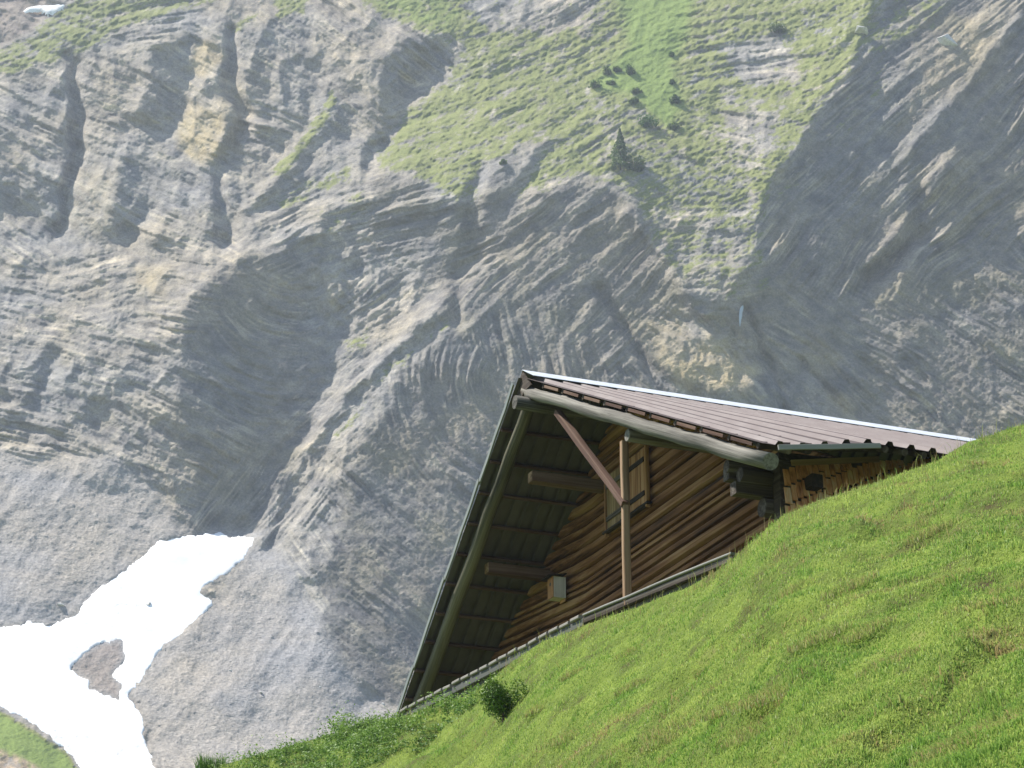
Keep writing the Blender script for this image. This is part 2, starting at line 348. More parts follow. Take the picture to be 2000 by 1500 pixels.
# the fine sheet
def spaced(a, b, step, lo, hi, n):
    mid = np.arange(a, b, step)
    t = np.linspace(0, 1, n + 1)[1:]
    return np.concatenate([(a + (lo - a) * t ** 1.8)[::-1], mid, b + (hi - b) * t ** 1.8]).astype(np.float32)
gxs = spaced(-16, 2016, 2.25, -960, 2960, 84); gys = spaced(-16, 1510, 2.25, -640, 1860, 42)
PX, PY = np.meshgrid(gxs, gys)
warp = 7 * fbm(PX / 120, PY / 120, 3, 41, 0.4); warp2 = fbm(PX / 200, PY / 200, 2, 43)
bed40 = np.zeros(PX.shape, np.float32); bed16 = bed40.copy(); bed7 = bed40.copy(); vn = bed40.copy(); bed3 = bed40.copy(); vline = bed40.copy()
for i_, (x, y, k_, par) in enumerate(anch):
    wi = rho_at(PX, PY, ((np.exp(-((wxx - x) ** 2 + (wyy - y) ** 2) / (2 * 46.0 ** 2)) + 1e-7) / WSUM).astype(np.float32))
    m = wi > 0.02
    if not m.any(): continue
    px_m, py_m, w_m = PX[m], PY[m], wi[m]
    if k_ == 0:
        L = math.hypot(1, par); b_ = (-par * (px_m - x) + (py_m - y)) / L; a_ = ((px_m - x) + par * (py_m - y)) / L
    else:
        dx = px_m - par[0]; dy = py_m - par[1]; b_ = np.sqrt(dx * dx + dy * dy); ux, uy = x - par[0], y - par[1]; a_ = np.arctan2(ux * dy - uy * dx, ux * dx + uy * dy) * b_.mean()
    b_ = b_ + warp[m]; sd = i_ % 5
    bed40[m] += w_m * perlin(b_ / 36, a_ / 400, 61 + sd); bed16[m] += w_m * perlin(b_ / 14, a_ / 170, 71 + sd); bed7[m] += w_m * perlin(b_ / 6, a_ / 75, 81 + sd)
    b3 = w_m * perlin(b_ / 3.1, a_ / 42, 151 + sd); bed3[m] += b3
    vn[m] += w_m * (0.55 * perlin(b_ / 10, a_ / 140, 121 + sd) + 0.7 * perlin(b_ / 4.6, a_ / 70, 131 + sd)) + 0.36 * b3
    vline[m] += w_m * np.clip(1 - np.abs(perlin(b_ / 15, a_ / 230, 141 + sd)) * 9, 0, 1)
vline *= np.clip(0.15 + 1.6 * fbm(PX / 110, PY / 110, 3, 147) + 0.9 * np.exp(-((PX - 850) ** 2 + (PY - 830) ** 2) / 150.0 ** 2) + 0.35 * np.exp(-((PX - 1650) ** 2 + (PY - 430) ** 2) / 130.0 ** 2) + 0.5 * np.exp(-((PX - 560) ** 2 + (PY - 660) ** 2) / 90.0 ** 2), 0, 1)
g_m = rho_at(PX, PY, m_grass); s_m = rho_at(PX, PY, m_scree)
snow_d = rho_at(PX, PY, sdf(SNOW, CX, CY)); isl_d = rho_at(PX, PY, sdf(ISLAND, CX, CY))
snow_d = np.minimum(snow_d, -isl_d - 4) + 3.6 * fbm(PX / 20, PY / 20, 5, 51, 0.65)
rock = np.clip(1 - 0.62 * np.clip(g_m, 0, 1), 0, 1) * (1 - 0.86 * s_m)
base = rho_at(PX, PY)
dk = rho_at(PX, PY, m_shade)
amp = np.clip(0.40 + 0.9 * fbm(PX / 150, PY / 150, 3, 171), 0.35, 1.2)
det = rock * amp * (2.4 * bed40 + 1.6 * bed16 + 0.85 * bed7 + 0.30 * bed3 + 0.6 * vline)
facet = np.abs(fbm(PX / 90 + PY / 300, PY / 120 - PX / 260, 3, 85, 0.45)) + 0.5 * np.abs(perlin(PX / 38 - PY / 60, PY / 55, 87))
det += rock * (1 - 1.15 * dk) * 2.8 * (0.35 - facet)
crack = np.abs(perlin(PX / 26 + 0.5 * bed16, PY / 26, 191)) + 0.6 * np.abs(perlin(PX / 12, PY / 10, 192)) + 0.38 * np.abs(perlin(PX / 5.5, PY / 5.0, 193))
det += rock * (1 - 0.5 * dk) * 0.75 * (crack - 0.4)
det += (0.35 + 0.65 * rock) * 0.05 * np.random.default_rng(5).standard_normal(PX.shape)
tgr = (PX * 0.92 - PY * 0.39); ngr = (PX * 0.39 + PY * 0.92)
det += np.clip(g_m, 0.12, 1) * (1 - 0.55 * sstep(0.9, 1.2, g_m)) * (0.62 * fbm(tgr / 16, ngr / 6.5, 3, 95, 0.6) + 0.5 * bed16 + 0.7 * bed40)
det += s_m * (0.8 * fbm(PX / 90, PY / 70, 4, 97, 0.5) + 0.35 * ridged((PX + 0.7 * PY) / 60, (PY - 0.7 * PX) / 240, 2, 98) + 0.30 * np.clip(perlin(PX / 4.6, PY / 4.0, 99) - 0.15, 0, 1) + 0.8 * np.clip(perlin(PX / 11, PY / 9, 103) - 0.40, 0, 1) + 0.6 * np.clip(perlin(PX / 6.2, PY / 5.2, 104) - 0.42, 0, 1))
det *= 1 - 0.88 * sstep(-4, 10, snow_d)
rho = base - det * M650
NORM_R = np.exp(rho)
D = ray(PX, PY); D /= np.linalg.norm(D, axis=-1, keepdims=True)
P = (D * NORM_R[..., None]).astype(np.float32)

# surface normal decides where turf can hold
tx = np.gradient(P, axis=1); ty = np.gradient(P, axis=0)
nrm = np.cross(tx, ty); nrm /= np.linalg.norm(nrm, axis=-1, keepdims=True) + 1e-9
nrm *= np.sign(-(nrm * D).sum(-1))[..., None]
flat = nrm[..., 2]
gn = 0.7 * fbm(tgr / 34 + 0.6 * bed16, ngr / 15, 4, 101, 0.7) + 0.35 * perlin(tgr / 7, ngr / 3.5, 107)
grass = sstep(0.38, 0.70, g_m + 0.42 * gn + 0.30 * (flat - 0.60) + 0.16 * bed16 - 0.10) * (1 - 0.75 * s_m * (g_m < .5))
ochre = np.clip(rho_at(PX, PY, m_ochre) * (0.85 + 0.5 * fbm(PX / 25, PY / 25, 3, 111)) + 0.16 * np.clip(fbm(PX / 70, PY / 70, 3, 113), 0, 1) * rock, 0, 1)
vein = np.clip(np.maximum(0.5 + 0.45 * (vn * np.clip(0.45 + 1.1 * fbm(PX / 85, PY / 85, 3, 161, 0.6), 0.15, 1.15) + 0.35 * bed40), 0.86 * vline), 0, 1)
path = rho_at(PX, PY, m_path) * (0.8 + fbm(PX / 14, PY / 14, 2, 131)); brown = rho_at(PX, PY, m_brown); dark = rho_at(PX, PY, m_shade)
lush = sstep(0.85, 1.2, g_m + 0.12 * gn)

H, W = PX.shape
idx = np.arange(H * W, dtype=np.int32).reshape(H, W)
quads = np.stack([idx[1:, :-1], idx[1:, 1:], idx[:-1, 1:], idx[:-1, :-1]], -1).reshape(-1, 4)
# the slope behind the pasture hill is never seen: left out well below the hill's edge
CREST = [(-60, 1700, 50), (250, 1562, 46.5), (400, 1502, 45), (480, 1481, 44), (600, 1447, 43), (700, 1420, 42), (780, 1398, 41), (870, 1378, 39.5), (940, 1344, 38), (1000, 1294, 37), (1060, 1254, 36), (1140, 1222, 34.5), (1240, 1188, 33),
         (1340, 1146, 31.5), (1430, 1094, 30.3), (1480, 1048, 29.8), (1530, 1006, 29.2), (1600, 976, 29), (1700, 947, 29), (1830, 899, 29.5), (1890, 864, 30), (2000, 828, 31), (2200, 775, 33), (2500, 690, 36), (3300, 520, 46)]
cr = np.array(CREST)
qx = PX.ravel()[quads].mean(1); qy = PY.ravel()[quads].mean(1)
keep = qy < np.interp(qx, cr[:, 0], cr[:, 1]) + 60 + 0.15 * np.abs(qx - 1000)
quads = quads[keep]
me = np_mesh('mountain', P.reshape(-1, 3), quads, False)
a = me.attributes.new('cover', 'FLOAT_COLOR', 'POINT')
a.data.foreach_set('color', np.stack([grass, ochre, s_m, vein], -1).astype(np.float32).ravel())
a = me.attributes.new('soil_shade', 'FLOAT_COLOR', 'POINT')
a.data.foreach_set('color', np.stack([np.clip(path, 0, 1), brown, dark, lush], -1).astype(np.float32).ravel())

def mountain_material():
    t = NT('folded_rock_and_turf')
    cov = t.attr('cover'); so = t.attr('soil_shade')
    sep = t.node('ShaderNodeSeparateColor'); t.l.new(cov.outputs['Color'], sep.inputs[0])
    sep2 = t.node('ShaderNodeSeparateColor'); t.l.new(so.outputs['Color'], sep2.inputs[0])
    pos = t.node('ShaderNodeNewGeometry').outputs['Position']
    fine = t.noise(pos, 1.6, 3, 0.65); mid = t.noise(pos, 0.22, 5, 0.62); big = t.noise(pos, 0.03, 4, 0.55)
    vein = cov.outputs['Alpha']
    rk = t.ramp(vein, [(0.26, (0.085, 0.085, 0.088)), (0.44, (0.175, 0.172, 0.166)), (0.57, (0.27, 0.258, 0.235)), (0.74, (0.52, 0.475, 0.385))])
    rk2 = t.ramp(mid, [(0.34, (0.095, 0.095, 0.098)), (0.48, (0.195, 0.188, 0.178)), (0.60, (0.30, 0.28, 0.245)), (0.72, (0.46, 0.42, 0.345))])
    col = t.mix(0.50, rk, rk2)
    tint = t.ramp(big, [(0.35, (1.02, 1.03, 1.07)), (0.65, (1.30, 1.19, 1.04))])
    col = t.mix(1.0, col, tint, 'MULTIPLY')
    col = t.mix(1.0, col, t.ramp(sep2.outputs[2], [(0, 1.0), (1, 0.58)]), 'MULTIPLY')  # rock darkened by the painted shade mask
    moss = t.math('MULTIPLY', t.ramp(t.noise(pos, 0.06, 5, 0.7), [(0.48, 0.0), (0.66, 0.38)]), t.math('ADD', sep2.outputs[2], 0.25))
    col = t.mix(moss, col, (0.17, 0.165, 0.09))
    och = t.mix(mid, (0.36, 0.27, 0.13), (0.50, 0.42, 0.26))
    col = t.mix(t.math('MULTIPLY', sep.outputs[1], 0.82), col, och)
    scr = t.ramp(t.noise(pos, 0.9, 5, 0.75), [(0.3, (0.19, 0.187, 0.185)), (0.5, (0.275, 0.265, 0.255)), (0.68, (0.36, 0.345, 0.325)), (0.74, (0.55, 0.54, 0.52))])
    scr = t.mix(1.0, scr, tint, 'MULTIPLY')
    col = t.mix(t.math('MULTIPLY', sep.outputs[2], 0.9), col, scr)
    brn = t.mix(mid, (0.20, 0.15, 0.12), (0.30, 0.25, 0.21))
    col = t.mix(t.math('MULTIPLY', sep2.outputs[1], 0.7), col, brn)
    gr = t.mix(mid, (0.155, 0.175, 0.055), (0.26, 0.27, 0.095))
    gr = t.mix(t.math('MULTIPLY', so.outputs['Alpha'], 0.85), gr, (0.19, 0.27, 0.055))
    gr = t.mix(t.math('MULTIPLY', fine, 0.35), gr, (0.09, 0.11, 0.045))
    col = t.mix(sep.outputs[0], col, gr)
    col = t.mix(sep2.outputs[0], col, t.mix(fine, (0.30, 0.22, 0.14), (0.42, 0.33, 0.23)))
    col = t.mix(1.0, col, t.ramp(fine, [(0.25, 0.72), (0.7, 1.25)]), 'MULTIPLY')
    t.bump(t.math('ADD', t.math('MULTIPLY', fine, 0.5), mid), 0.6, 0.8)
    return t.finish(col, 0.92, 0.15)
mountain = link_obj('mountain', me, mountain_material())
tag(mountain, 'steep folded grey rock face with grassy ledges behind the chalet', 'mountain', kind='structure')

def on_mountain(px, py):
    d = ray(px, py); d /= np.linalg.norm(d)
    return d * math.exp(float(rho_at(px, py)))

# ---- snow
def snow_material():
    t = NT('old_snow')
    pos = t.node('ShaderNodeNewGeometry').outputs['Position']
    dirt = t.ramp(t.noise(t.mapping(pos, (0.35, 0.12, 0.35)), 1.0, 6, 0.75), [(0.50, 0.0), (0.64, 0.6)])
    low = t.noise(pos, 0.02, 2, 0.5)
    c = t.mix(t.math('MULTIPLY', dirt, t.ramp(low, [(0.42, 0.0), (0.58, 1.0)])), (0.82, 0.83, 0.84), (0.27, 0.25, 0.23))
    t.bump(t.noise(pos, 0.3, 3, 0.5), 0.25, 0.3)
    return t.finish(c, 0.7, 0.3)
SNOWM = snow_material()
def snow_sheet(name, dist, label, lift=0.22):
    """a bank of snow lying on the slope, thickest in the middle and thinning out at its edge"""
    m = (dist > -4)
    qm = m.ravel()[quads_all].all(1)
    q = quads_all[qm]
    used = np.unique(q); remap = np.full(H * W, -1, np.int32); remap[used] = np.arange(len(used))
    d = dist.ravel()[used]
    r = (base - 0.06 * det * M650).ravel()[used]
    v = D.reshape(-1, 3)[used] * np.exp(r - 0.3 * M650)[:, None]
    thick = np.where(d > 0, lift * (1 - np.exp(-d / 12.0)), d * 0.3)
    v = v + np.array([-0.1, -0.45, 0.89]) * thick[:, None]
    o = link_obj(name, np_mesh(name, v, remap[q], True), SNOWM)
    return tag(o, label, 'snow', kind='stuff')
quads_all = np.stack([idx[1:, :-1], idx[1:, 1:], idx[:-1, 1:], idx[:-1, :-1]], -1).reshape(-1, 4)
snow_sheet('snowfield', snow_d, 'large white snowfield filling the gully at the foot of the rock face')
SNOW2 = [(48, 17), (70, 11), (95, 10), (128, 8), (110, 20), (92, 23), (80, 18)]
snow_sheet('snow_patch', rho_at(PX, PY, sdf(SNOW2, CX, CY)) * 0 + sdf(SNOW2, PX, PY) + 0.8 * fbm(PX / 8, PY / 8, 2, 141), 'small white snow patch high in the corner above the grassy bank', 0.3)

# ================================================================== THE PASTURE HILL
BOTTOM = np.array([(-60, 46), (250, 43), (400, 40), (800, 29.5), (1200, 20.5), (1600, 15), (2000, 12), (2500, 10), (3300, 8.5)], float)
PYB = 1720.0
CONT = np.array([-0.54, 0.84, 0]); CONT /= np.linalg.norm(CONT); UPH = np.array([CONT[1], -CONT[0], 0])
def hill_ends(px):
    c = ray(px, np.interp(px, cr[:, 0], cr[:, 1])) * np.interp(px, cr[:, 0], cr[:, 2])[..., None]
    b = ray(px, np.full_like(px, PYB)) * np.interp(px, BOTTOM[:, 0], BOTTOM[:, 1])[..., None]
    return b, c
def hill_bump(p):
    a = p @ CONT; u = p @ UPH + 0.35 * p[..., 2]
    h = 0.11 * fbm(a / 2.2, u / 0.7, 3, 201, 0.55) + 0.15 * fbm(a / 5.5, u / 4.0, 2, 205)
    h -= 0.36 * np.clip(perlin(a / 1.5, u / 1.1, 209) - 0.30, 0, 1) * 2
    return h
def hill_at(px, t):
    """t runs from the foot of the frame (0) to the edge of the hill (1)"""
    px = np.asarray(px, float); t = np.asarray(t, float)
    b, c = hill_ends(px)
    p = b + (c - b) * t[..., None]
    p[..., 2] += hill_bump(p) * np.clip((1.01 - t) * 8, 0.08, 1)
    return p
def t_of(px, py):
    dc = np.interp(px, cr[:, 0], cr[:, 2]); db_ = np.interp(px, BOTTOM[:, 0], BOTTOM[:, 1])
    s = (PYB - py) / (PYB - np.interp(px, cr[:, 0], cr[:, 1]))
    return s * db_ / (dc - s * (dc - db_))
hx = np.concatenate([np.linspace(-60, 2200, 380), np.linspace(2210, 3300, 70)]); ht = np.concatenate([np.linspace(-0.35, 0, 12)[:-1], np.linspace(0, 1, 170)])
HX, HT = np.meshgrid(hx, ht)
hp = hill_at(HX, HT)
back = []
cpt = hp[-1]; hd = cpt[:, :2] / np.linalg.norm(cpt[:, :2], axis=1, keepdims=True); te = cpt[:, 2] / np.linalg.norm(cpt[:, :2], axis=1)
for d in (0.3, 0.7, 1.2, 2.0, 3.0, 4.5, 6.5, 9, 13):
    q = cpt.copy(); q[:, :2] += hd * d; q[:, 2] += d * (te - 0.06) - 0.05 * d * d
    q[:, 2] = np.maximum(q[:, 2], cpt[:, 2] - 6); back.append(q)
hp = np.concatenate([hp, np.array(back)], 0)
hh, hw = hp.shape[:2]
hidx = np.arange(hh * hw).reshape(hh, hw)
hq = np.stack([hidx[:-1, :-1], hidx[:-1, 1:], hidx[1:, 1:], hidx[1:, :-1]], -1).reshape(-1, 4)
def hill_material():
    t = NT('pasture_soil')
    pos = t.node('ShaderNodeNewGeometry').outputs['Position']
    c = t.ramp(t.noise(pos, 1.4, 5, 0.65), [(0.3, (0.06, 0.05, 0.022)), (0.45, (0.09, 0.125, 0.024)), (0.62, (0.14, 0.19, 0.032)), (0.8, (0.19, 0.16, 0.075))])
    t.bump(t.noise(pos, 14, 4, 0.7), 0.7, 0.05)
    return t.finish(c, 0.95, 0.1)
hill = link_obj('hillside', np_mesh('hillside', hp.reshape(-1, 3), hq, True), hill_material())
tag(hill, 'steep green pasture hillside in front of the chalet', 'hillside', kind='structure')

def leafy(name, col_a, col_b, col_c, trans=0.35):
    """leaf and blade colour: attribute tint mixes a to b, attribute dry mixes towards c; light shines through"""
    t = NT(name)
    ti = t.attr('tint').outputs['Fac']; dr = t.attr('dry').outputs['Fac']
    c = t.mix(dr, t.mix(ti, col_a, col_b), col_c)
    t.finish(c, 0.55, 0.25)
    tr = t.node('ShaderNodeBsdfTranslucent'); t.l.new(c, tr.inputs['Color'])
    mx = t.node('ShaderNodeMixShader'); mx.inputs[0].default_value = trans
    t.l.new(t.bsdf.outputs[0], mx.inputs[1]); t.l.new(tr.outputs[0], mx.inputs[2]); t.l.new(mx.outputs[0], t.out.inputs['Surface'])
    return t.m
GRASSM = leafy('pasture_grass', (0.195, 0.335, 0.062), (0.39, 0.47, 0.12), (0.34, 0.26, 0.125), 0.5)

def blades(pos, height, width, lean, tint, dry):
    """curved five cornered blades, one per position"""
    n = len(pos)
    ang = rng.random(n) * 2 * np.pi
    side = np.stack([np.cos(ang), np.sin(ang), np.zeros(n)], 1)
    la = rng.random(n) * 2 * np.pi
    ld = np.stack([np.cos(la), np.sin(la), np.zeros(n)], 1) * (lean * rng.random(n))[:, None] + np.array([-0.12, -0.06, 0]) * lean.mean()
    up = np.array([0, 0, 1.0])
    h = height[:, None]; w = width[:, None]
    m = pos + (up * 0.6 + ld * 0.35) * h
    tip = pos + (up * (1 - 0.25 * np.linalg.norm(ld, axis=1, keepdims=True)) + ld * 1.0) * h
    b = pos - up * 0.02
    v = np.stack([b - side * w, b + side * w, m + side * w * 0.7, m - side * w * 0.7, tip], 1).reshape(-1, 3)
    o = np.arange(n)[:, None] * 5
    tri = np.concatenate([o + np.array([[0, 1, 2]]), o + np.array([[0, 2, 3]]), o + np.array([[3, 2, 4]])], 0)
    me = np_mesh('blades', v, tri)
    for nm, val in (('tint', tint), ('dry', dry)):
        at = me.attributes.new(nm, 'FLOAT', 'POINT'); at.data.foreach_set('value', np.repeat(val, 5).astype(np.float32))
    return me
NB = 360000
bpx = np.where(rng.random(NB * 2) < 0.93, rng.random(NB * 2) * 2200 - 60, 2140 + rng.random(NB * 2) * 420); bc = np.interp(bpx, cr[:, 0], cr[:, 1])
bpy_ = bc - 1 + rng.random(NB * 2) * (1660 - 830)
ok = bpy_ < 1660 - 100 * rng.random(NB * 2); bpx = bpx[ok][:NB]; bpy_ = bpy_[ok][:NB]
gp = hill_at(bpx, np.minimum(t_of(bpx, bpy_), 1.0))
ga = gp @ CONT; gu = gp @ UPH + 0.35 * gp[:, 2]
clump = np.clip(fbm(ga / 0.35, gu / 0.28, 3, 251, 0.6), 0, 1)
dryn = 0.55 * fbm(ga / 1.7, gu / 0.55, 4, 221, 0.6) + 0.42 * fbm(ga / 4.5, gu / 3.2, 3, 225) + 0.9 * np.clip(perlin(ga / 1.5, gu / 1.1, 209) - 0.22, 0, 1)
dry = sstep(0.30, 1.0, dryn + 0.22 * rng.standard_normal(len(gp)) + 0.05)
tint = np.clip(0.5 + 0.8 * fbm(ga / 2.4, gu / 1.3, 3, 231) + 0.32 * rng.standard_normal(len(gp)) - 0.5 * (clump - 0.2), 0, 1)
hgt = (0.018 + 0.038 * rng.random(len(gp)) ** 2.2) * (0.7 + 1.3 * clump) * (1 + 0.35 * fbm(ga / 1.1, gu / 0.8, 2, 241)) * (1 + 0.4 * dry)
gm = blades(gp, hgt, 0.0035 + 0.0035 * rng.random(len(gp)), 1.3 + 0.5 * dry, tint, dry)
grass_o = link_obj('grass', gm, GRASSM); tag(grass_o, 'short green pasture grass with brown dry patches on the hillside', 'grass', kind='stuff')
# bent dry stalks standing above the turf along the edge
ns = 1500
spx = np.concatenate([rng.random(1250) * 1240 + 790, rng.random(250) * 1300 + 700]); sc_ = np.interp(spx, cr[:, 0], cr[:, 1])
spy = sc_ + np.concatenate([rng.random(1250) * 22, rng.random(250) * 420])
sp = hill_at(spx, np.clip(t_of(spx, np.minimum(spy, 1690)), 0, 1))
gm2 = blades(sp, 0.06 + 0.26 * rng.random(ns) ** 3.5, np.full(ns, 0.0035), np.full(ns, 0.6), rng.random(ns), np.clip(1.3 * rng.random(ns) - 0.15, 0, 1))
tag(link_obj('grass', gm2, GRASSM), 'thin green and dry stalks standing along the edge of the pasture', 'grass', kind='stuff')

# tussocks of long brown grass
TUSS = [(1310, 1424, .35), (1300, 1450, .28), (1520, 1345, .4), (1500, 1360, .35), (1430, 1330, .3), (1110, 1442, .32), (1975, 1432, .35), (1880, 1478, .32), (1900, 1465, .26), (1330, 1478, .24), (1740, 1292, .28), (1600, 1265, .28), (1240, 1316, .26), (1760, 1030, .3), (1820, 1045, .28),
        (1230, 1268, .22), (1560, 1130, .26), (1660, 1160, .28), (1970, 1005, .28), (1050, 1400, .22), (1420, 1400, .26), (1480, 1430, .3), (1690, 1250, .26), (1210, 1440, .26), (1390, 1250, .22), (1850, 1150, .24), (1950, 1160, .26), (1120, 1330, .2), (1750, 1370, .25)]
tpos = []; thg = []
for px_, py_, r_ in TUSS:
    c_ = hill_at(np.array([float(px_)]), t_of(np.array([float(px_)]), np.array([float(py_)])))[0]
    m_ = 700; a_ = rng.random(m_) * 6.283; q_ = rng.random(m_) ** 0.6 * r_
    o_ = CONT * (np.cos(a_) * q_)[:, None] * 1.5 + (UPH + np.array([0, 0, 0.62])) * (np.sin(a_) * q_)[:, None] * 0.7
    tpos.append(c_ + o_); thg.append(0.03 + 0.085 * rng.random(m_) * (1 - q_ / r_ * 0.6))
tpos = np.concatenate(tpos); thg = np.concatenate(thg)
gm3 = blades(tpos, thg, np.full(len(tpos), 0.004), np.full(len(tpos), 1.6), 0.6 * rng.random(len(tpos)), np.clip(0.40 + 0.36 * rng.standard_normal(len(tpos)), 0, 1))
tag(link_obj('grass', gm3, GRASSM), 'brownish tussocks of longer grass scattered over the pasture', 'grass', kind='stuff')

def leaves(name, pos, size, out, tint, dry, squash=0.55):
    """small two triangle leaves, facing roughly outwards"""
    n = len(pos)
    nrm_ = out + 0.7 * rng.standard_normal((n, 3)); nrm_ /= np.linalg.norm(nrm_, axis=1, keepdims=True)
    a_ = np.cross(nrm_, rng.standard_normal((n, 3))); a_ /= np.linalg.norm(a_, axis=1, keepdims=True); b_ = np.cross(nrm_, a_)
    s = size[:, None]
    v = np.stack([pos - a_ * s, pos + b_ * s * squash + nrm_ * s * 0.15, pos + a_ * s, pos - b_ * s * squash + nrm_ * s * 0.15], 1).reshape(-1, 3)
    o = np.arange(n)[:, None] * 4
    tri = np.concatenate([o + np.array([[0, 1, 2]]), o + np.array([[0, 2, 3]])], 0)
    me = np_mesh(name, v, tri)
    for nm, val in (('tint', tint), ('dry', dry)):
        at = me.attributes.new(nm, 'FLOAT', 'POINT'); at.data.foreach_set('value', np.repeat(val, 4).astype(np.float32))
    return me
HERBM = leafy('herb_leaves', (0.07, 0.16, 0.03), (0.21, 0.33, 0.07), (0.16, 0.17, 0.05))
BUSHM = leafy('bush_leaves', (0.04, 0.10, 0.012), (0.15, 0.25, 0.03), (0.12, 0.13, 0.04), 0.25)
# leafy undergrowth at the low end of the hill
cl = 700
upx = np.where(rng.random(cl) < 0.8, rng.random(cl) ** 0.9 * 420 + 370, 700 + 240 * rng.random(cl) ** 1.6); ucr = np.interp(upx, cr[:, 0], cr[:, 1])
upy = ucr + 6 + rng.random(cl) ** 1.3 * np.maximum(20, 170 - 0.25 * (upx - 370))
up_ = hill_at(upx, np.clip(t_of(upx, np.minimum(upy, 1700)), 0, 1))
uh = (0.05 + 0.42 * rng.random(cl) ** 2.6) * np.exp(-np.maximum(0, upy - ucr - 60) / 60) * (1 - 0.45 * sstep(640, 820, upx)) * np.clip(1 + 1.0 * fbm(upx / 50, upy / 40, 2, 301), 0.3, 2)
pts = []; outs = []; tn = []
for p_, h_ in zip(up_, uh):
    m = 70
    r_ = rng.random(m) ** 0.5 * 0.17; an = rng.random(m) * 6.283; z_ = rng.random(m)
    pts.append(p_ + np.stack([np.cos(an) * r_ * (0.5 + z_), np.sin(an) * r_ * (0.5 + z_), z_ * h_], 1))
    outs.append(np.stack([np.cos(an) * 0.5, np.sin(an) * 0.5, 0.5 + z_ * 0.6], 1)); tn.append(np.clip(0.1 + 0.7 * z_ + 0.25 * rng.standard_normal(m) + 0.2 * rng.standard_normal(), 0, 1))
pts = np.concatenate(pts); outs = np.concatenate(outs); tn = np.concatenate(tn)
um = leaves('undergrowth', pts, 0.014 + 0.022 * rng.random(len(pts)) ** 2, outs, tn, 0.25 * rng.random(len(pts)) ** 3)
tag(link_obj('undergrowth', um, HERBM), 'lush green leafy herbs at the low end of the hillside', 'undergrowth', kind='stuff')
# grass tuft
tp = hill_at(np.array([412.0]), np.array([0.985]))[0]
nt = 420
ta = rng.random(nt) * 6.283; tr_ = rng.random(nt) ** 0.5 * 0.30
tuft = blades(tp + np.stack([np.cos(ta) * tr_, np.sin(ta) * tr_ * 0.7, np.zeros(nt) - 0.03], 1) - 0, 0.16 + 0.26 * rng.random(nt), np.full(nt, 0.006), np.full(nt, 0.8), 0.35 * rng.random(nt), 0.12 * rng.random(nt))
to = link_obj('grass_tuft', tuft, HERBM); tag(to, 'dark green tuft of tall grass at the lower tip of the hillside', 'grass tuft')

BARK = None
def bark_material():
    t = NT('bark'); pos = t.node('ShaderNodeTexCoord').outputs['Object']
    return t.finish(t.mix(t.noise(pos, 9, 3), (0.05, 0.038, 0.028), (0.13, 0.10, 0.075)), 0.9, 0.1)
BARK = bark_material()
def stem_mesh(name, h, r, lean=(0, 0), n=7, branches=0, spread=0.5):
    vs = []; fs = []
    def tube(a, b, ra, rb):
        a = np.array(a); b = np.array(b); d = b - a; d = d / np.linalg.norm(d)
        x = np.cross(d, [0.3, 0.9, 0.1]); x /= np.linalg.norm(x); y = np.cross(d, x); o = len(vs)
        for c_, rr in ((a, ra), (b, rb)):
            for k in range(n):
                w = 2 * math.pi * k / n; vs.append(tuple(c_ + (x * math.cos(w) + y * math.sin(w)) * rr))
        for k in range(n): fs.append((o + k, o + (k + 1) % n, o + n + (k + 1) % n, o + n + k))
        fs.append(tuple(o + n + k for k in range(n)))
    tube((0, 0, -0.1 * h), (lean[0], lean[1], h), r, r * 0.25)
    for i in range(branches):
        z = h * (0.12 + 0.7 * i / max(1, branches)); w = i * 2.4
        l = spread * (1 - 0.5 * i / branches)
        tube((lean[0] * z / h, lean[1] * z / h, z), (math.cos(w) * l, math.sin(w) * l, z + l * 0.5), r * 0.45, r * 0.12)
    me = bpy.data.meshes.new(name); me.from_pydata(vs, [], fs); me.update()
    return me
def bush(name, loc, rx, rz, n, leaf, label, group=None, mat=None, cone=False, seed=0, dryv=0.0, skew=0.0):
    e = bpy.data.objects.new(name, None); COL.objects.link(e); e.location = loc; e.empty_display_size = 0.1
    r0 = np.random.default_rng(seed + 50)
    k = r0.integers(13, 18); cen = np.stack([r0.normal(0, 0.45, k), r0.normal(0, 0.45, k), 0.25 + 0.65 * r0.random(k)], 1); rad = 0.30 + 0.25 * r0.random(k)
    if cone:
        z = r0.random(n) ** 1.35; tier = 0.72 + 0.28 * np.abs(np.sin(z * 26)); ang = r0.random(n) * 6.283
        rr = (1 - z) * tier * (0.55 + 0.45 * r0.random(n) ** 0.5) * (1 + 0.25 * np.sin(ang * 3 + z * 9))
        p_ = np.stack([np.cos(ang) * rr * rx, np.sin(ang) * rr * rx, z * rz], 1); out = np.stack([np.cos(ang), np.sin(ang), 0.5 + 0 * z], 1); tnn = np.clip(0.15 + 0.5 * rr + 0.25 * r0.standard_normal(n), 0, 1)
    else:
        w = r0.integers(0, k, n); d = r0.standard_normal((n, 3)); d /= np.linalg.norm(d, axis=1, keepdims=True)
        q = cen[w] + d * (rad[w] * (0.55 + 0.5 * r0.random(n) ** 0.5))[:, None]
        q[:, 2] = np.abs(q[:, 2])
        p_ = q * np.array([rx, rx, rz]); p_[:, 0] += skew * p_[:, 2]; out = d; tnn = np.clip(0.2 + 0.45 * q[:, 2] + 0.25 * r0.standard_normal(n), 0, 1)
    link_obj('trunk' if cone else 'stem', stem_mesh('stem', rz * (0.97 if cone else 0.7), max(rx * (0.06 if cone else 0.07), 0.012), branches=0 if cone else 5, spread=rx * 0.8), BARK, e)
    link_obj('crown' if cone else 'foliage', leaves('foliage', p_, leaf * (0.6 + 0.8 * r0.random(n)), out, tnn, np.full(n, dryv) * r0.random(n)), mat or BUSHM, e)
    return tag(e, label, 'tree' if cone else 'bush', group)
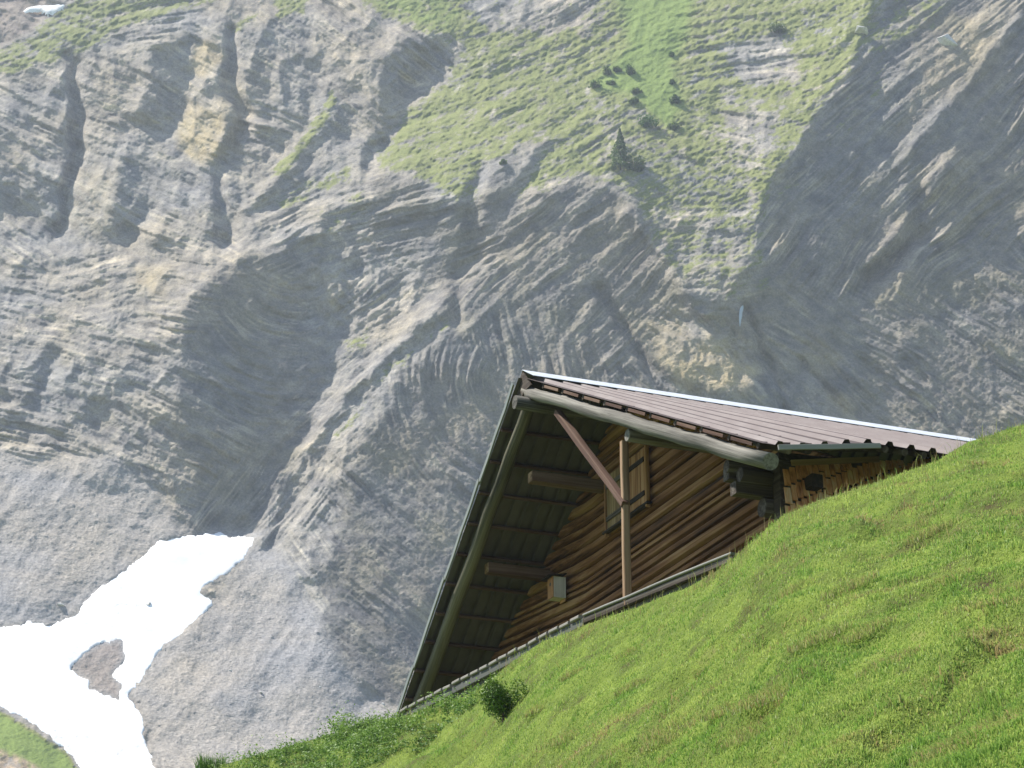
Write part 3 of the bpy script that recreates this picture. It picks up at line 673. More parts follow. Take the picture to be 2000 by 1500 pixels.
bp = hill_at(np.array([983.0]), t_of(np.array([983.0]), np.array([1402.0])))[0]
bush('bush', bp, 0.34, 0.55, 6000, 0.018, 'small dense dark green bush on the hillside below the tiled ledge', seed=1, skew=-0.12)

# ---- shrubs on the far grass slope
FARM = leafy('far_shrub_leaves', (0.05, 0.105, 0.018), (0.13, 0.21, 0.04), (0.15, 0.16, 0.05), 0.4)
FARL = leafy('far_light_shrub_leaves', (0.06, 0.14, 0.015), (0.12, 0.22, 0.03), (0.12, 0.13, 0.04), 0.2)
FAR = [(1163, 172, 14, 12, 0, 'low dark bush, lower of the cluster at the edge of the bright green slope'), (1186, 146, 13, 12, 1, 'dark green bush above the cluster beside the bright green slope'),
       (1194, 165, 10, 8, 0, 'small dark bush in the middle of the cluster on the grass slope'), (1206, 140, 8, 8, 1, 'small bush at the upper edge of the cluster on the grass slope'),
       (1229, 146, 13, 14, 0, 'round dark bush on the bright green slope beside the cluster'), (1243, 184, 12, 9, 1, 'thin bush standing by itself below the dark cluster'), (1237, 203, 10, 10, 0, 'small dark bush right below the thin one on the grass slope'),
       (1262, 246, 17, 16, 2, 'bright green shrub on the slope above the fir tree'), (1313, 255, 14, 15, 1, 'olive shrub beside the bright green one on the slope'), (1320, 202, 13, 12, 0, 'dark bush on the lower part of the bright green meadow'),
       (1314, 165, 8, 7, 0, 'tiny dark bush in the middle of the bright green meadow'), (1311, 108, 6, 6, 2, 'tiny bush near the top of the bright green meadow'), (1520, 62, 18, 14, 1, 'bush growing over the grey outcrop near the nearer wall'),
       (1248, 330, 17, 22, 1, 'dark shrub growing at the foot of the fir tree'), (985, 322, 8, 7, 1, 'lone small bush on the broken grass slope')]
def far_scale(px, py):
    p_ = on_mountain(px, py); return p_, (p_ @ AF) / FPX
for i, (px_, py_, w_, h_, k_, lab) in enumerate(FAR):
    p_, s_ = far_scale(px_, py_)
    bush('bush', p_ - np.array([0, 0, 0.25 * h_ * s_]), w_ * s_ * 0.85, h_ * s_ * 1.25, 700, 2.1 * s_, lab, 'bushes on the far grass slope', FARL if k_ == 2 else FARM, seed=20 + i, dryv=0.6 if k_ == 1 else 0.1)
p_, s_ = far_scale(1212, 330)
bush('fir_tree', p_ - np.array([0, 0, 3 * s_]), 27 * s_, 92 * s_, 3200, 2.2 * s_, 'lone dark conical fir tree on the grassy shoulder above the shaded wall', mat=FARM, cone=True, seed=60, dryv=0.3)

# ---- pale boulder on the nearer wall
def boulder(name, loc, size, label, mat, seed, group=None):
    r0 = np.random.default_rng(seed)
    import bmesh
    bm = bmesh.new()
    for k in range(16):
        v = r0.standard_normal(3); v /= np.linalg.norm(v); v *= 0.8 + 0.4 * r0.random()
        bm.verts.new(v * size)
    bmesh.ops.convex_hull(bm, input=bm.verts)
    bmesh.ops.bevel(bm, geom=list(bm.edges), offset=0.03 * float(np.min(size)), segments=1, affect='EDGES')
    me = bpy.data.meshes.new(name); bm.to_mesh(me); bm.free()
    o = link_obj(name, me, mat); o.location = loc; o.rotation_euler = (0.2, 0.3, r0.random() * 3)
    return tag(o, label, 'boulder', group)
def pale_rock():
    t = NT('pale_limestone'); pos = t.node('ShaderNodeTexCoord').outputs['Object']
    n_ = t.noise(pos, 1.3, 5, 0.65); t.bump(n_, 0.6, 0.3)
    return t.finish(t.ramp(n_, [(0.3, (0.45, 0.44, 0.42)), (0.7, (0.74, 0.72, 0.69))]), 0.9, 0.1)
PALE = pale_rock()
p_, s_ = far_scale(1850, 84)
boulder('boulder', p_, np.array([26, 20, 15]) * s_, 'large pale grey boulder high on the nearer rock wall', PALE, 5)
for i, (px_, py_, w_, lab) in enumerate(((1683, 62, 15, 'grey block beside the grass high up next to the nearer rock wall'), (292, 1182, 9, 'small pale block on the scree above the snow'), (118, 1183, 10, 'flat pale block on the scree just above the left end of the snow'),
                                       (510, 1352, 4, 'tiny white stone on the lower scree fan'), (624, 1343, 4, 'tiny white stone at the foot of the shaded wall'), (450, 1310, 4, 'tiny pale stone in the middle of the lower scree fan'), (748, 1376, 5, 'small white stone beside the low end of the chalet roof'))):
    p_, s_ = far_scale(px_, py_)
    boulder('boulder', p_, np.array([1, 0.9, 0.6]) * w_ * s_, lab, PALE, 70 + i, 'loose blocks on the mountain')

# ---- small waterfall in the notch
def water_material():
    t = NT('falling_water'); pos = t.node('ShaderNodeTexCoord').outputs['Object']
    return t.finish(t.mix(t.noise(t.mapping(pos, (3, 3, 0.4)), 1, 3), (0.25, 0.31, 0.37), (0.55, 0.60, 0.66)), 0.4, 0.4)
wv = []; wf = []
p0_, s_ = far_scale(1447, 604)
steps = [(3, 4, 1.2), (1.5, 0, 3.0), (0, -6, 3.6), (-1.5, -13, 3.0), (-2.2, -20, 3.3), (-3.6, -28, 2.2), (-4, -34, 1.6), (-4.6, -42, 0.4)]
for dx, dz, w_ in steps:
    c_ = p0_ + np.array([dx, -8 - 0.12 * abs(dz), dz]) * s_
    for k in range(6):
        an = math.pi * 2 * k / 6; wv.append(tuple(c_ - p0_ + np.array([math.cos(an) * w_, math.sin(an) * w_ * 0.6, 0]) * s_))
for r_ in range(len(steps) - 1):
    for k in range(6): wf.append((r_ * 6 + k, r_ * 6 + (k + 1) % 6, r_ * 6 + 6 + (k + 1) % 6, r_ * 6 + 6 + k))
me = bpy.data.meshes.new('waterfall'); me.from_pydata(wv, [], wf); me.update()
wo = link_obj('waterfall', me, water_material()); wo.location = p0_
tag(wo, 'thin white waterfall in the notch beside the nearer rock wall', 'waterfall')

# ---- valley ground under the viewer, reaching beyond the mountain's foot
gv = []; gf = []
N_ = 40
for i in range(N_ + 1):
    for j in range(N_ + 1):
        x_ = -2500 + 5000 * i / N_; y_ = -2500 + 5000 * j / N_
        gv.append((x_, y_, -6 - 4 * math.sin(x_ * 0.004) * math.cos(y_ * 0.003)))
for i in range(N_):
    for j in range(N_): gf.append((i * (N_ + 1) + j, (i + 1) * (N_ + 1) + j, (i + 1) * (N_ + 1) + j + 1, i * (N_ + 1) + j + 1))
me = bpy.data.meshes.new('valley_ground'); me.from_pydata(gv, [], gf); me.update()
tag(link_obj('valley_ground', me, hill.data.materials[0]), 'green valley ground below the hillside', 'ground', kind='structure')

# ================================================================== THE CHALET
YAW = math.radians(21.6865)
RD = np.array([math.cos(YAW), math.sin(YAW), 0]); GD = np.array([-math.sin(YAW), math.cos(YAW), 0]); ZD = np.array([0, 0, 1.0])
CORNER = ray(1495, 900) * 31.0
OZ = 4.0                                            # the chalet's origin lies under the low end of its eave
ORG = CORNER - ZD * OZ
chalet = bpy.data.objects.new('chalet', None); COL.objects.link(chalet)
chalet.location = ORG; chalet.rotation_euler = (0, 0, YAW); chalet.empty_display_size = 0.5
tag(chalet, 'weathered log chalet with brown metal roof on the hillside', 'chalet')

def loc(w):
    d = np.asarray(w) - ORG
    return np.array([d @ RD, d @ GD, d[2]])
def at_r(px, py, r):                                # survey bearing met with an upright plane along the gable
    d = ray(px, py); return loc(d * ((CORNER + RD * r) @ RD) / (d @ RD))
def at_g(px, py, g):                                # the same with a plane along the ridge
    d = ray(px, py); return loc(d * ((CORNER + GD * g) @ GD) / (d @ GD))

APEX = 8.70; TR = 4.28 / 8.70; TL = 0.748
def under_r(g): return OZ + TR * g                   # axis line of the right hand rafter
def under_l(g): return OZ + 4.28 - TL * (g - APEX)
def rafter_h(g): return under_r(g) if g < APEX else under_l(g)

# ---- materials
def wood(name, dark, mid_, light, axis='y', scale=1.0, rough=0.85, blot=0.45):
    t = NT(name)
    pos = t.node('ShaderNodeTexCoord').outputs['Object']
    rnd = t.node('ShaderNodeObjectInfo').outputs['Random']
    comb = t.node('ShaderNodeCombineXYZ'); t.l.new(t.math('MULTIPLY', rnd, 37.0), comb.inputs[0]); t.l.new(t.math('MULTIPLY', rnd, 91.0), comb.inputs[1])
    st = {'y': (14, 0.28, 14), 'z': (16, 16, 0.8), 'x': (0.28, 14, 14)}[axis]
    m = t.mapping(pos, tuple(v * scale for v in st), comb.outputs[0])
    grain = t.noise(m, 1.0, 6, 0.68, 0.3)
    blotch = t.noise(t.mapping(pos, (1.5, 0.35, 2.5), comb.outputs[0]), 1.0, 3, 0.55)
    f = t.math('ADD', t.math('MULTIPLY', grain, 0.75), t.math('MULTIPLY', blotch, blot))
    if blot > 0.5: f = t.math('SUBTRACT', f, (blot - 0.45) * 0.5)
    f = t.math('ADD', f, t.math('MULTIPLY', t.math('SUBTRACT', rnd, 0.5), 0.16))
    c = t.ramp(f, [(0.40, dark), (0.58, mid_), (0.78, light)])
    t.bump(grain, 0.55, 0.02)
    return t.finish(c, rough, 0.2)
LOGW = wood('weathered_larch_logs', (0.030, 0.015, 0.008), (0.18, 0.080, 0.031), (0.33, 0.19, 0.09), 'y', 1.2, 0.85, 0.8)
LOGD = wood('dark_log_ends', (0.018, 0.014, 0.012), (0.050, 0.036, 0.027), (0.16, 0.14, 0.12))
GREYLOG = wood('grey_round_timber', (0.024, 0.022, 0.018), (0.115, 0.107, 0.092), (0.25, 0.235, 0.205), 'y', 1.5)
GREENLOG = wood('greenish_round_timber', (0.024, 0.022, 0.014), (0.10, 0.090, 0.058), (0.20, 0.18, 0.125), 'y', 1.5)
REDW = wood('red_stained_timber', (0.03, 0.015, 0.011), (0.088, 0.047, 0.032), (0.18, 0.12, 0.085))
POSTW = wood('post_timber', (0.09, 0.05, 0.028), (0.235, 0.145, 0.085), (0.40, 0.28, 0.185))
SHUTW = wood('shutter_boards', (0.075, 0.034, 0.016), (0.27, 0.135, 0.058), (0.42, 0.25, 0.125))
SHUTP = wood('pale_shutter_boards', (0.09, 0.06, 0.03), (0.25, 0.165, 0.08), (0.38, 0.28, 0.155))
SHING = wood('shingle_wood', (0.20, 0.075, 0.032), (0.58, 0.26, 0.12), (0.66, 0.46, 0.31), 'z', 1.4)
PALEW = wood('pale_batten_wood', (0.20, 0.12, 0.06), (0.34, 0.23, 0.13), (0.45, 0.36, 0.24), 'y')
def metal(name, c0, c1, rough, met=0.0, sc_=3.0):
    t = NT(name); pos = t.node('ShaderNodeTexCoord').outputs['Object']
    n_ = t.noise(t.mapping(pos, (1.2, 0.35, 1.2)), sc_, 4, 0.6)
    t.bsdf.inputs['Metallic'].default_value = met
    return t.finish(t.mix(n_, c0, c1), t.ramp(n_, [(0.3, rough), (0.7, min(1, rough + 0.18))]), 0.4)
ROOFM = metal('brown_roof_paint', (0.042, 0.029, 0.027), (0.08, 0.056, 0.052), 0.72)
ROOFR = metal('rib_highlight_paint', (0.12, 0.095, 0.09), (0.19, 0.155, 0.15), 0.65)  # sunward rib sides only: the highlight is painted into the colour
ROOFU = metal('grey_sheet_underside', (0.045, 0.038, 0.033), (0.15, 0.132, 0.118), 0.6)
FLASHM = metal('grey_green_flashing', (0.13, 0.14, 0.12), (0.22, 0.235, 0.21), 0.45)
CAPM = metal('pale_ridge_metal', (0.46, 0.49, 0.54), (0.60, 0.62, 0.66), 0.4, 0.0)
FASM = metal('grey_weathered_board', (0.17, 0.17, 0.155), (0.29, 0.285, 0.265), 0.8)
TILEM = metal('pale_concrete_tiles', (0.17, 0.16, 0.14), (0.29, 0.27, 0.245), 0.9, 0.0, 9.0)
DARKB = metal('damp_grey_board', (0.055, 0.058, 0.05), (0.11, 0.112, 0.10), 0.85)
STONE = metal('dark_base_masonry', (0.05, 0.048, 0.045), (0.10, 0.095, 0.085), 0.95, 0.0, 5.0)

# ---- shapes
def mesh_py(name, v, f, smooth=False):
    me = bpy.data.meshes.new(name); me.from_pydata([tuple(map(float, q)) for q in v], [], f); me.update()
    if smooth:
        me.polygons.foreach_set('use_smooth', [len(p.vertices) == 4 for p in me.polygons])
    return me
def frame_of(a, b, up=(0, 0, 1)):
    d = b - a; L = np.linalg.norm(d); d = d / L
    s = np.cross(d, up); s /= np.linalg.norm(s); u = np.cross(s, d)
    return d, s, u, L
def beam_mesh(a, b, w, h, up=(0, 0, 1), wob=0.006, seg=3, bev=0.012, own=True):
    """sawn timber: chamfered section, slightly uneven along its length"""
    a = np.array(a, float); b = np.array(b, float); d, s, u, L = frame_of(a, b, up)
    prof = [(-w / 2 + bev, -h / 2), (w / 2 - bev, -h / 2), (w / 2, -h / 2 + bev), (w / 2, h / 2 - bev), (w / 2 - bev, h / 2), (-w / 2 + bev, h / 2), (-w / 2, h / 2 - bev), (-w / 2, -h / 2 + bev)]
    v = []; f = []
    for k in range(seg + 1):
        c = a + d * L * k / seg + s * random.uniform(-wob, wob) + u * random.uniform(-wob, wob)
        for x, y in prof: v.append(c + s * x + u * y)
    n = 8
    for k in range(seg):
        for i in range(n): f.append((k * n + i, k * n + (i + 1) % n, (k + 1) * n + (i + 1) % n, (k + 1) * n + i))
    f.append(tuple(reversed(range(n)))); f.append(tuple(seg * n + i for i in range(n)))
    if own: v = [((p - a) @ s, (p - a) @ d, (p - a) @ u) for p in v]
    me = mesh_py('timber', v, f)
    if own: me['frame'] = [float(t) for t in (*d, *s, *u, *a)]
    return me
def log_mesh(a, b, r0, r1=None, n=14, seg=7, wob=0.012):
    a = np.array(a, float); b = np.array(b, float); d, s, u, L = frame_of(a, b); r1 = r1 or r0
    v = []; f = []
    for k in range(seg + 1):
        t = k / seg; c = a + d * L * t + s * random.uniform(-wob, wob) + u * random.uniform(-wob, wob); r = r0 + (r1 - r0) * t
        for i in range(n):
            w = 2 * math.pi * i / n; rr = r * (1 + random.uniform(-0.03, 0.03)); v.append(c + (s * math.cos(w) + u * math.sin(w)) * rr)
    for k in range(seg):
        for i in range(n): f.append((k * n + i, k * n + (i + 1) % n, (k + 1) * n + (i + 1) % n, (k + 1) * n + i))
    f.append(tuple(reversed(range(n)))); f.append(tuple(seg * n + i for i in range(n)))
    v = [((p - a) @ s, (p - a) @ d, (p - a) @ u) for p in v]
    me = mesh_py('log', v, f, True); me['frame'] = [float(t) for t in (*d, *s, *u, *a)]
    return me
def frame_matrix(me):
    q = list(me['frame'])
    return Matrix(((q[3], q[0], q[6], q[9]), (q[4], q[1], q[7], q[10]), (q[5], q[2], q[8], q[11]), (0, 0, 0, 1)))
def part(name, me, mat, parent=None, label=None):
    o = link_obj(name, me, mat, parent or chalet)
    if 'frame' in me:
        m_ = frame_matrix(me)
        if parent is not None and parent.type == 'MESH' and 'frame' in parent.data: m_ = frame_matrix(parent.data).inverted() @ m_
        o.matrix_basis = m_
    if label: o['label'] = label
    return o

# ---- gable wall of squared logs
WR = 1.80
def wall_span(h):
    """the wall under the roof lines at height h over the eave corner"""
    g0 = max(1.05, (h + 0.10) / TR); g1 = min(15.0, APEX + (4.28 - h - 0.10) / TL)
    return g0, g1
def bend(g): return -0.16 * max(0.0, g - 10.3)
bv = []; bf = []
cols = [(1.1, OZ + 0.30), (APEX, OZ + 4.12), (10.3, OZ + 4.12 - TL * (10.3 - APEX)), (15.0, OZ + 4.12 - TL * (15.0 - APEX))]
for x_ in (WR + 0.10, WR + 0.25):
    for g, z in cols: bv += [(x_ + bend(g), g, OZ - 4), (x_ + bend(g), g, z)]
for i in range(3):
    a0 = 2 * i; bf += [(a0, a0 + 1, a0 + 3, a0 + 2), (8 + a0, 8 + a0 + 2, 8 + a0 + 3, 8 + a0 + 1), (a0 + 1, 8 + a0 + 1, 8 + a0 + 3, a0 + 3)]
bf += [(0, 8, 9, 1), (6, 7, 15, 14)]
gable = part('gable_wall', mesh_py('gable_wall', bv, bf), LOGD)
h = -2.6; k = 0
while h < 4.0:
    hh_ = random.choice((0.12, 0.15, 0.17, 0.20, 0.24)) + random.uniform(-0.012, 0.012)
    g0, g1 = wall_span(h + hh_ * 0.5)
    if g1 - g0 > 0.3:
        seg = 12; v = []; f = []
        bul = random.uniform(0.02, 0.06); gap = 0.013
        prof = [(WR + 0.16, h + gap), (WR + 0.035, h + gap + 0.01), (WR - bul * 0.75, h + hh_ * 0.22), (WR - bul, h + hh_ * 0.5), (WR - bul * 0.75, h + hh_ * 0.78), (WR + 0.035, h + hh_ - gap - 0.01), (WR + 0.16, h + hh_ - gap)]
        m_ = len(prof)
        for s_ in range(seg + 1):
            g = g0 + (g1 - g0) * s_ / seg; jx = random.uniform(-0.005, 0.005); jz = random.uniform(-0.003, 0.003)
            for x_, z_ in prof:
                ga_ = max(1.05, (z_ - 0.12) / TR); gb_ = min(15.0, APEX + (4.28 - z_ + 0.14) / TL)
                gg_ = ga_ + (gb_ - ga_) * s_ / seg
                v.append((x_ + bend(gg_) + (jx if x_ < WR + 0.1 else 0), gg_, OZ + z_ + jz))
        for s_ in range(seg):
            for i in range(m_ - 1): f.append((s_ * m_ + i, (s_ + 1) * m_ + i, (s_ + 1) * m_ + i + 1, s_ * m_ + i + 1))
        f.append(tuple(range(m_))); f.append(tuple(seg * m_ + i for i in reversed(range(m_))))
        part('log', mesh_py('log', v, f), LOGW, gable)
    h += hh_
# ---- shutters over the gable opening
def shutter(g0, g1, h0, h1, mat, n):
    sv = part('window_shutter', beam_mesh((WR - 0.095, (g0 + g1) / 2, OZ + h0), (WR - 0.095, (g0 + g1) / 2, OZ + h1), g1 - g0, 0.012, (1, 0, 0), 0, 1, 0.002), mat)
    w = (g1 - g0) / n
    for i in range(n):
        g = g0 + w * (i + 0.5)
        part('board', beam_mesh((WR - 0.115, g, OZ + h0 - random.uniform(0, 0.02)), (WR - 0.115, g, OZ + h1 + random.uniform(0, 0.02)), w - 0.012, 0.026, (1, 0, 0), 0.003, 2, 0.004), mat, sv)
    for hb in (h0 + 0.16, h1 - 0.2):
        part('ledge', beam_mesh((WR - 0.142, g0 + 0.02, OZ + hb), (WR - 0.142, g1 - 0.02, OZ + hb), 0.03, 0.085, (0, 0, 1), 0.003, 1, 0.004), LOGD, sv)
    return sv
a_ = at_r(1262, 872, WR - 0.1); b_ = at_r(1262, 980, WR - 0.1); c_ = at_r(1187, 1000, WR - 0.1)
WG0, WG1, WH0, WH1 = a_[1], c_[1], b_[2] - OZ, a_[2] - OZ
wmid = (WG0 + WG1) / 2
shutter(WG0 + 0.02, wmid - 0.05, WH0, WH1 - 0.02, SHUTW, 4)
shutter(wmid + 0.05, WG1 - 0.02, WH0, WH1 - 0.02, SHUTP, 4)
for g in (WG0 - 0.04, WG1 + 0.03): part('window_jamb', beam_mesh((WR - 0.11, g, OZ + WH0 - 0.12), (WR - 0.11, g, OZ + WH1), 0.05, 0.08, (1, 0, 0), 0.003), SHUTW)
part('window_sill', beam_mesh((WR - 0.12, WG0 - 0.1, OZ + WH0 - 0.06), (WR - 0.12, WG1 + 0.1, OZ + WH0 - 0.06), 0.1, 0.05), LOGD)

# ---- roof timbers
part('rafter_log', log_mesh((0, -0.12, under_r(-0.12)), (0, APEX + 0.05, under_r(APEX + 0.05)), 0.122, 0.108, 16, 14, 0.018), GREYLOG, label='grey round rafter log along the sunny roof edge')
part('rafter_log', log_mesh((0.06, APEX - 0.15, under_l(APEX) - 0.10), (0.06, 15.0, under_l(15.0) - 0.06), 0.115, 0.13, 16, 12), GREENLOG, label='greenish round rafter log along the shaded roof edge')
ra = at_r(1005, 785, -0.30)
part('ridge_log', log_mesh(ra, ra + np.array([WR + 1.0, 0, 0]), 0.125, 0.125, 16, 4), GREYLOG)
pa = at_r(1226, 850, 0.05)
part('purlin_log', log_mesh(pa, pa + np.array([WR + 0.6, 0, 0]), 0.105, 0.11, 16, 4), LOGD, label='dark round purlin with a pale cut end')
part('cut_end', log_mesh(pa - np.array([0.012, 0, 0]), pa + np.array([0.01, 0, 0]), 0.098, 0.098, 16, 1, 0.0), GREYLOG)
pt = at_r(1219, 868, 0.14); pb_ = at_r(1219, 1175, 0.14)
part('post', beam_mesh((0.14, pt[1], pb_[2] - 0.1), (0.14, pt[1], pt[2] + 0.05), 0.10, 0.12, (1, 0, 0), 0.004, 6), POSTW)
b0 = at_r(1090, 806, 0.12); b1 = at_r(1222, 985, 0.12)
part('brace', beam_mesh(b0, b1, 0.11, 0.13, (1, 0, 0), 0.006, 5), REDW)
for px_, py_ in ((1036, 932), (951, 1110), (847, 1314)):
    q = at_r(px_, py_, 0.34)
    part('purlin_beam', beam_mesh(q, q + np.array([WR - 0.1, 0, 0]), 0.20, 0.20, (0, 0, 1), 0.004, 2), REDW)
    part('cut_end', beam_mesh(q - np.array([0.012, 0, 0]), q + np.array([0.005, 0, 0]), 0.18, 0.18, (0, 0, 1), 0, 1), POSTW)
# ---- roof sheets with raised ribs
LIFT = 0.235
def roof_z(side, r, g):
    if side > 0:
        l = LIFT * float(sstep(0.15, 1.75, np.float64(r))) * (1 - g / APEX)
        return OZ + 0.27 + TR * g + l
    return OZ + 4.28 + 0.27 - TL * (g - APEX)
def sheet(side, r0, r1, g_top, g_low, nrib):
    prof = []
    w = (r1 - r0) / nrib
    for i in range(nrib):
        x = r0 + w * i
        prof += [(x, 0), (x + w * 0.50, 0), (x + w * 0.60, 0.058), (x + w * 0.80, 0.058), (x + w * 0.90, 0)]
    prof.append((r1 + 0.02, 0.0))
    seg = 7; v = []; f = []; m_ = len(prof)
    nz = np.array([0, -TR, 1.0]) if side > 0 else np.array([0, TL, 1.0]); nz /= np.linalg.norm(nz)
    for lay in (0, -0.006):
        for s_ in range(seg + 1):
            g = g_top + (g_low - g_top) * s_ / seg
            for x, hgt_ in prof:
                v.append(np.array([x, g, roof_z(side, x, g)]) + nz * (hgt_ + lay))
    o = (seg + 1) * m_
    mi = []
    flip = side > 0
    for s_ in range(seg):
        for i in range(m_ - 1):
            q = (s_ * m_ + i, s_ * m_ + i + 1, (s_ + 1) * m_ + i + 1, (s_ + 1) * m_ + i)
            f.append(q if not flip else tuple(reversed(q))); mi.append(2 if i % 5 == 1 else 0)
            q2 = tuple(o + t for t in q); f.append(tuple(reversed(q2)) if not flip else q2); mi.append(1)
    for i in range(m_ - 1): f.append((seg * m_ + i, seg * m_ + i + 1, o + seg * m_ + i + 1, o + seg * m_ + i)); mi.append(0)
    for s_ in range(seg): f.append((s_ * m_, (s_ + 1) * m_, o + (s_ + 1) * m_, o + s_ * m_)); mi.append(0)
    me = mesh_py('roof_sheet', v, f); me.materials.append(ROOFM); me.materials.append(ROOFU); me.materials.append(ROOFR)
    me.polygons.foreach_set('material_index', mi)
    return me
edges = [-0.10] + [-0.10 + 1.05 * i for i in range(1, 11)]
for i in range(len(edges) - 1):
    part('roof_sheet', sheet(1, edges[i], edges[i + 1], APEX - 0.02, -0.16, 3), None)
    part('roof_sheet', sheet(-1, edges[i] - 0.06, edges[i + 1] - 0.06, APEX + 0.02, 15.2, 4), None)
# ridge cap folded over both slopes
cv = []
cpr = [(APEX - 0.55, roof_z(1, -9, APEX - 0.55) + 0.095), (APEX, roof_z(1, -9, APEX) + 0.14), (APEX + 0.36, roof_z(-1, 0, APEX + 0.36) + 0.055)]
for r_ in (-0.10, 10.4):
    for g, z in cpr: cv.append((r_, g, z))
    for g, z in cpr: cv.append((r_, g, z - 0.008))
part('ridge_cap', mesh_py('ridge_cap', cv, [(0, 6, 7, 1), (1, 7, 8, 2), (3, 4, 10, 9), (4, 5, 11, 10), (0, 1, 4, 3), (1, 2, 5, 4), (0, 3, 9, 6), (2, 8, 11, 5), (6, 9, 10, 7), (7, 10, 11, 8)]), CAPM)
# dark end board closing the ridge
ev = [(-0.10, APEX - 0.40, roof_z(1, -9, APEX - 0.40) - 0.10), (-0.10, APEX, roof_z(1, -9, APEX) + 0.11), (-0.10, APEX + 0.34, roof_z(-1, 0, APEX + 0.34) + 0.03), (-0.10, APEX + 0.30, roof_z(-1, 0, APEX + 0.3) - 0.25), (-0.10, APEX - 0.1, roof_z(1, -9, APEX) - 0.32)]
ev += [(x + 0.03, y, z) for x, y, z in ev]
part('end_board', mesh_py('end_board', ev, [(0, 1, 2, 3, 4), (9, 8, 7, 6, 5)] + [(i, 5 + i, 5 + (i + 1) % 5, (i + 1) % 5) for i in range(5)]), LOGD)
# battens between rafters and sheets
g = APEX + 0.30
while g < 15.0:
    z = roof_z(-1, 0, g) - 0.065
    part('batten', beam_mesh((-0.16, g, z), (WR + 0.3, g, z), 0.10, 0.055, (0, -TL, 1), 0.003, 1, 0.006), REDW)
    g += 0.56
g = 0.1
while g < APEX - 0.2:
    z = roof_z(1, -1, g) - 0.062
    part('batten', beam_mesh((-0.05, g, z), (WR + 0.3, g, z + (LIFT * (1 - g / APEX))), 0.10, 0.06, (0, TR, 1), 0.002, 1, 0.006), LOGD)
    if g + 0.9 < APEX: part('batten_board', beam_mesh((-0.075, g + 0.12, roof_z(1, -1, g + 0.12) - 0.065), (-0.075, g + 0.74, roof_z(1, -1, g + 0.74) - 0.065), 0.02, 0.05, (0, TR, 1), 0.002, 1, 0.003), REDW)
    g += 0.86
# thin metal flashing on the shaded roof edge
for g0_, g1_ in ((APEX + 0.15, 10.6), (10.55, 12.4), (12.35, 14.1), (14.05, 15.1)):
    off = random.uniform(0.0, 0.03)
    part('flashing', beam_mesh((-0.185 - off, g0_, roof_z(-1, 0, g0_) + 0.03), (-0.185, g1_, roof_z(-1, 0, g1_) + 0.03), 0.03, 0.10, (0, TL, 1), 0.008, 4, 0.004), FLASHM)
# eave board and rafter ends
e0 = np.array([0.10, -0.20, roof_z(1, 0.1, -0.20) - 0.03]); e1 = np.array([0.9, -0.20, roof_z(1, 0.9, -0.20) - 0.02]); e2 = np.array([1.72, -0.20, roof_z(1, 1.72, -0.20) - 0.02])
for p0_, p1_ in ((e0, e1), (e1, e2)): part('eave_board', beam_mesh(p0_, p1_, 0.03, 0.075, (0, 0, 1), 0.002, 2, 0.004), FASM)
r_ = 0.30
while r_ < 5.4:
    z = roof_z(1, r_, -0.1) - 0.085
    part('rafter_end', log_mesh((r_, -0.13, z), (r_, 1.2, z + TR * 1.3), 0.05, 0.05, 9, 1, 0.0), LOGD)
    r_ += 0.31

# ---- side wall clad with split shingles
SG = 1.0
q0 = at_g(1526, 950, SG); R0 = q0[0]
def topz(r): return at_g(1545, 908, SG)[2] - 0.10 * (r - R0) + 0.28 * (r - R0) * 0 
sv_ = [(R0, SG + 0.03, OZ - 4), (7.5, SG + 0.03, OZ - 4), (7.5, SG + 0.03, OZ + 0.75), (R0, SG + 0.03, OZ + 0.60)]
sv_ += [(x, y + 0.22, z) for x, y, z in sv_]
side = part('shingle_wall', mesh_py('shingle_wall', sv_, [(3, 2, 1, 0), (4, 5, 6, 7)] + [(i, (i + 1) % 4, 4 + (i + 1) % 4, 4 + i) for i in range(4)]), LOGD, label='side wall clad with orange brown split shingles')
tb0 = at_g(1546, 904, SG - 0.04); tb1 = at_g(1716, 897, SG - 0.04)
part('top_board', beam_mesh(tb0, tb1, 0.035, 0.085, (0, 0, 1), 0.003, 3, 0.005), PALEW, side)
slope = 0.50
split_r = at_g(1611, 940, SG)[0]
shapes = []
for i in range(6):
    w = random.uniform(0.075, 0.115); L_ = 0.255
    v = [(-w / 2, 0.0, random.uniform(-.012, .012)), (w / 2, 0.0, random.uniform(-.012, .012)), (w / 2, 0.03, L_), (-w / 2, 0.03, L_)]
    v = v + [(x, y - (0.032 if z < 0.1 else 0.014), z) for x, y, z in v]
    me = mesh_py('shingle', v, [(3, 2, 1, 0), (4, 5, 6, 7), (0, 1, 5, 4), (1, 2, 6, 5), (2, 3, 7, 6), (3, 0, 4, 7)]); me.materials.append(SHING)
    shapes.append((w, me))
topline = lambda r: tb0[2] + (tb1[2] - tb0[2]) * (r - tb0[0]) / (tb1[0] - tb0[0]) - 0.03
for row in range(-14, 14):
    r = R0 + 0.05
    while r < 3.4:
        w, me = random.choice(shapes)
        pan = 0.0 if r < split_r else -0.12
        z = q0[2] + row * 0.275 + slope * (r - R0) + pan + random.uniform(-0.008, 0.008)
        tz = topline(r)
        if z < tz - 0.06 and z > q0[2] - 0.75 + 0.32 * (r - R0):
            o = link_obj('shingle', me, None, side); o.location = (r + w / 2, SG - 0.004 - random.uniform(0, 0.006), z)
            o.scale = (1, 1, min(1.0, (tz + 0.03 - z) / 0.255)); o.rotation_euler = (0, random.uniform(-0.02, 0.02), 0)
        r += w + 0.008
q = at_g(1592, 941, SG - 0.14)
part('beam_end', beam_mesh(q + np.array([0, -0.06, 0]), q + np.array([0, 0.3, 0]), 0.19, 0.20, (0, 0, 1), 0.003, 1), LOGD, side)
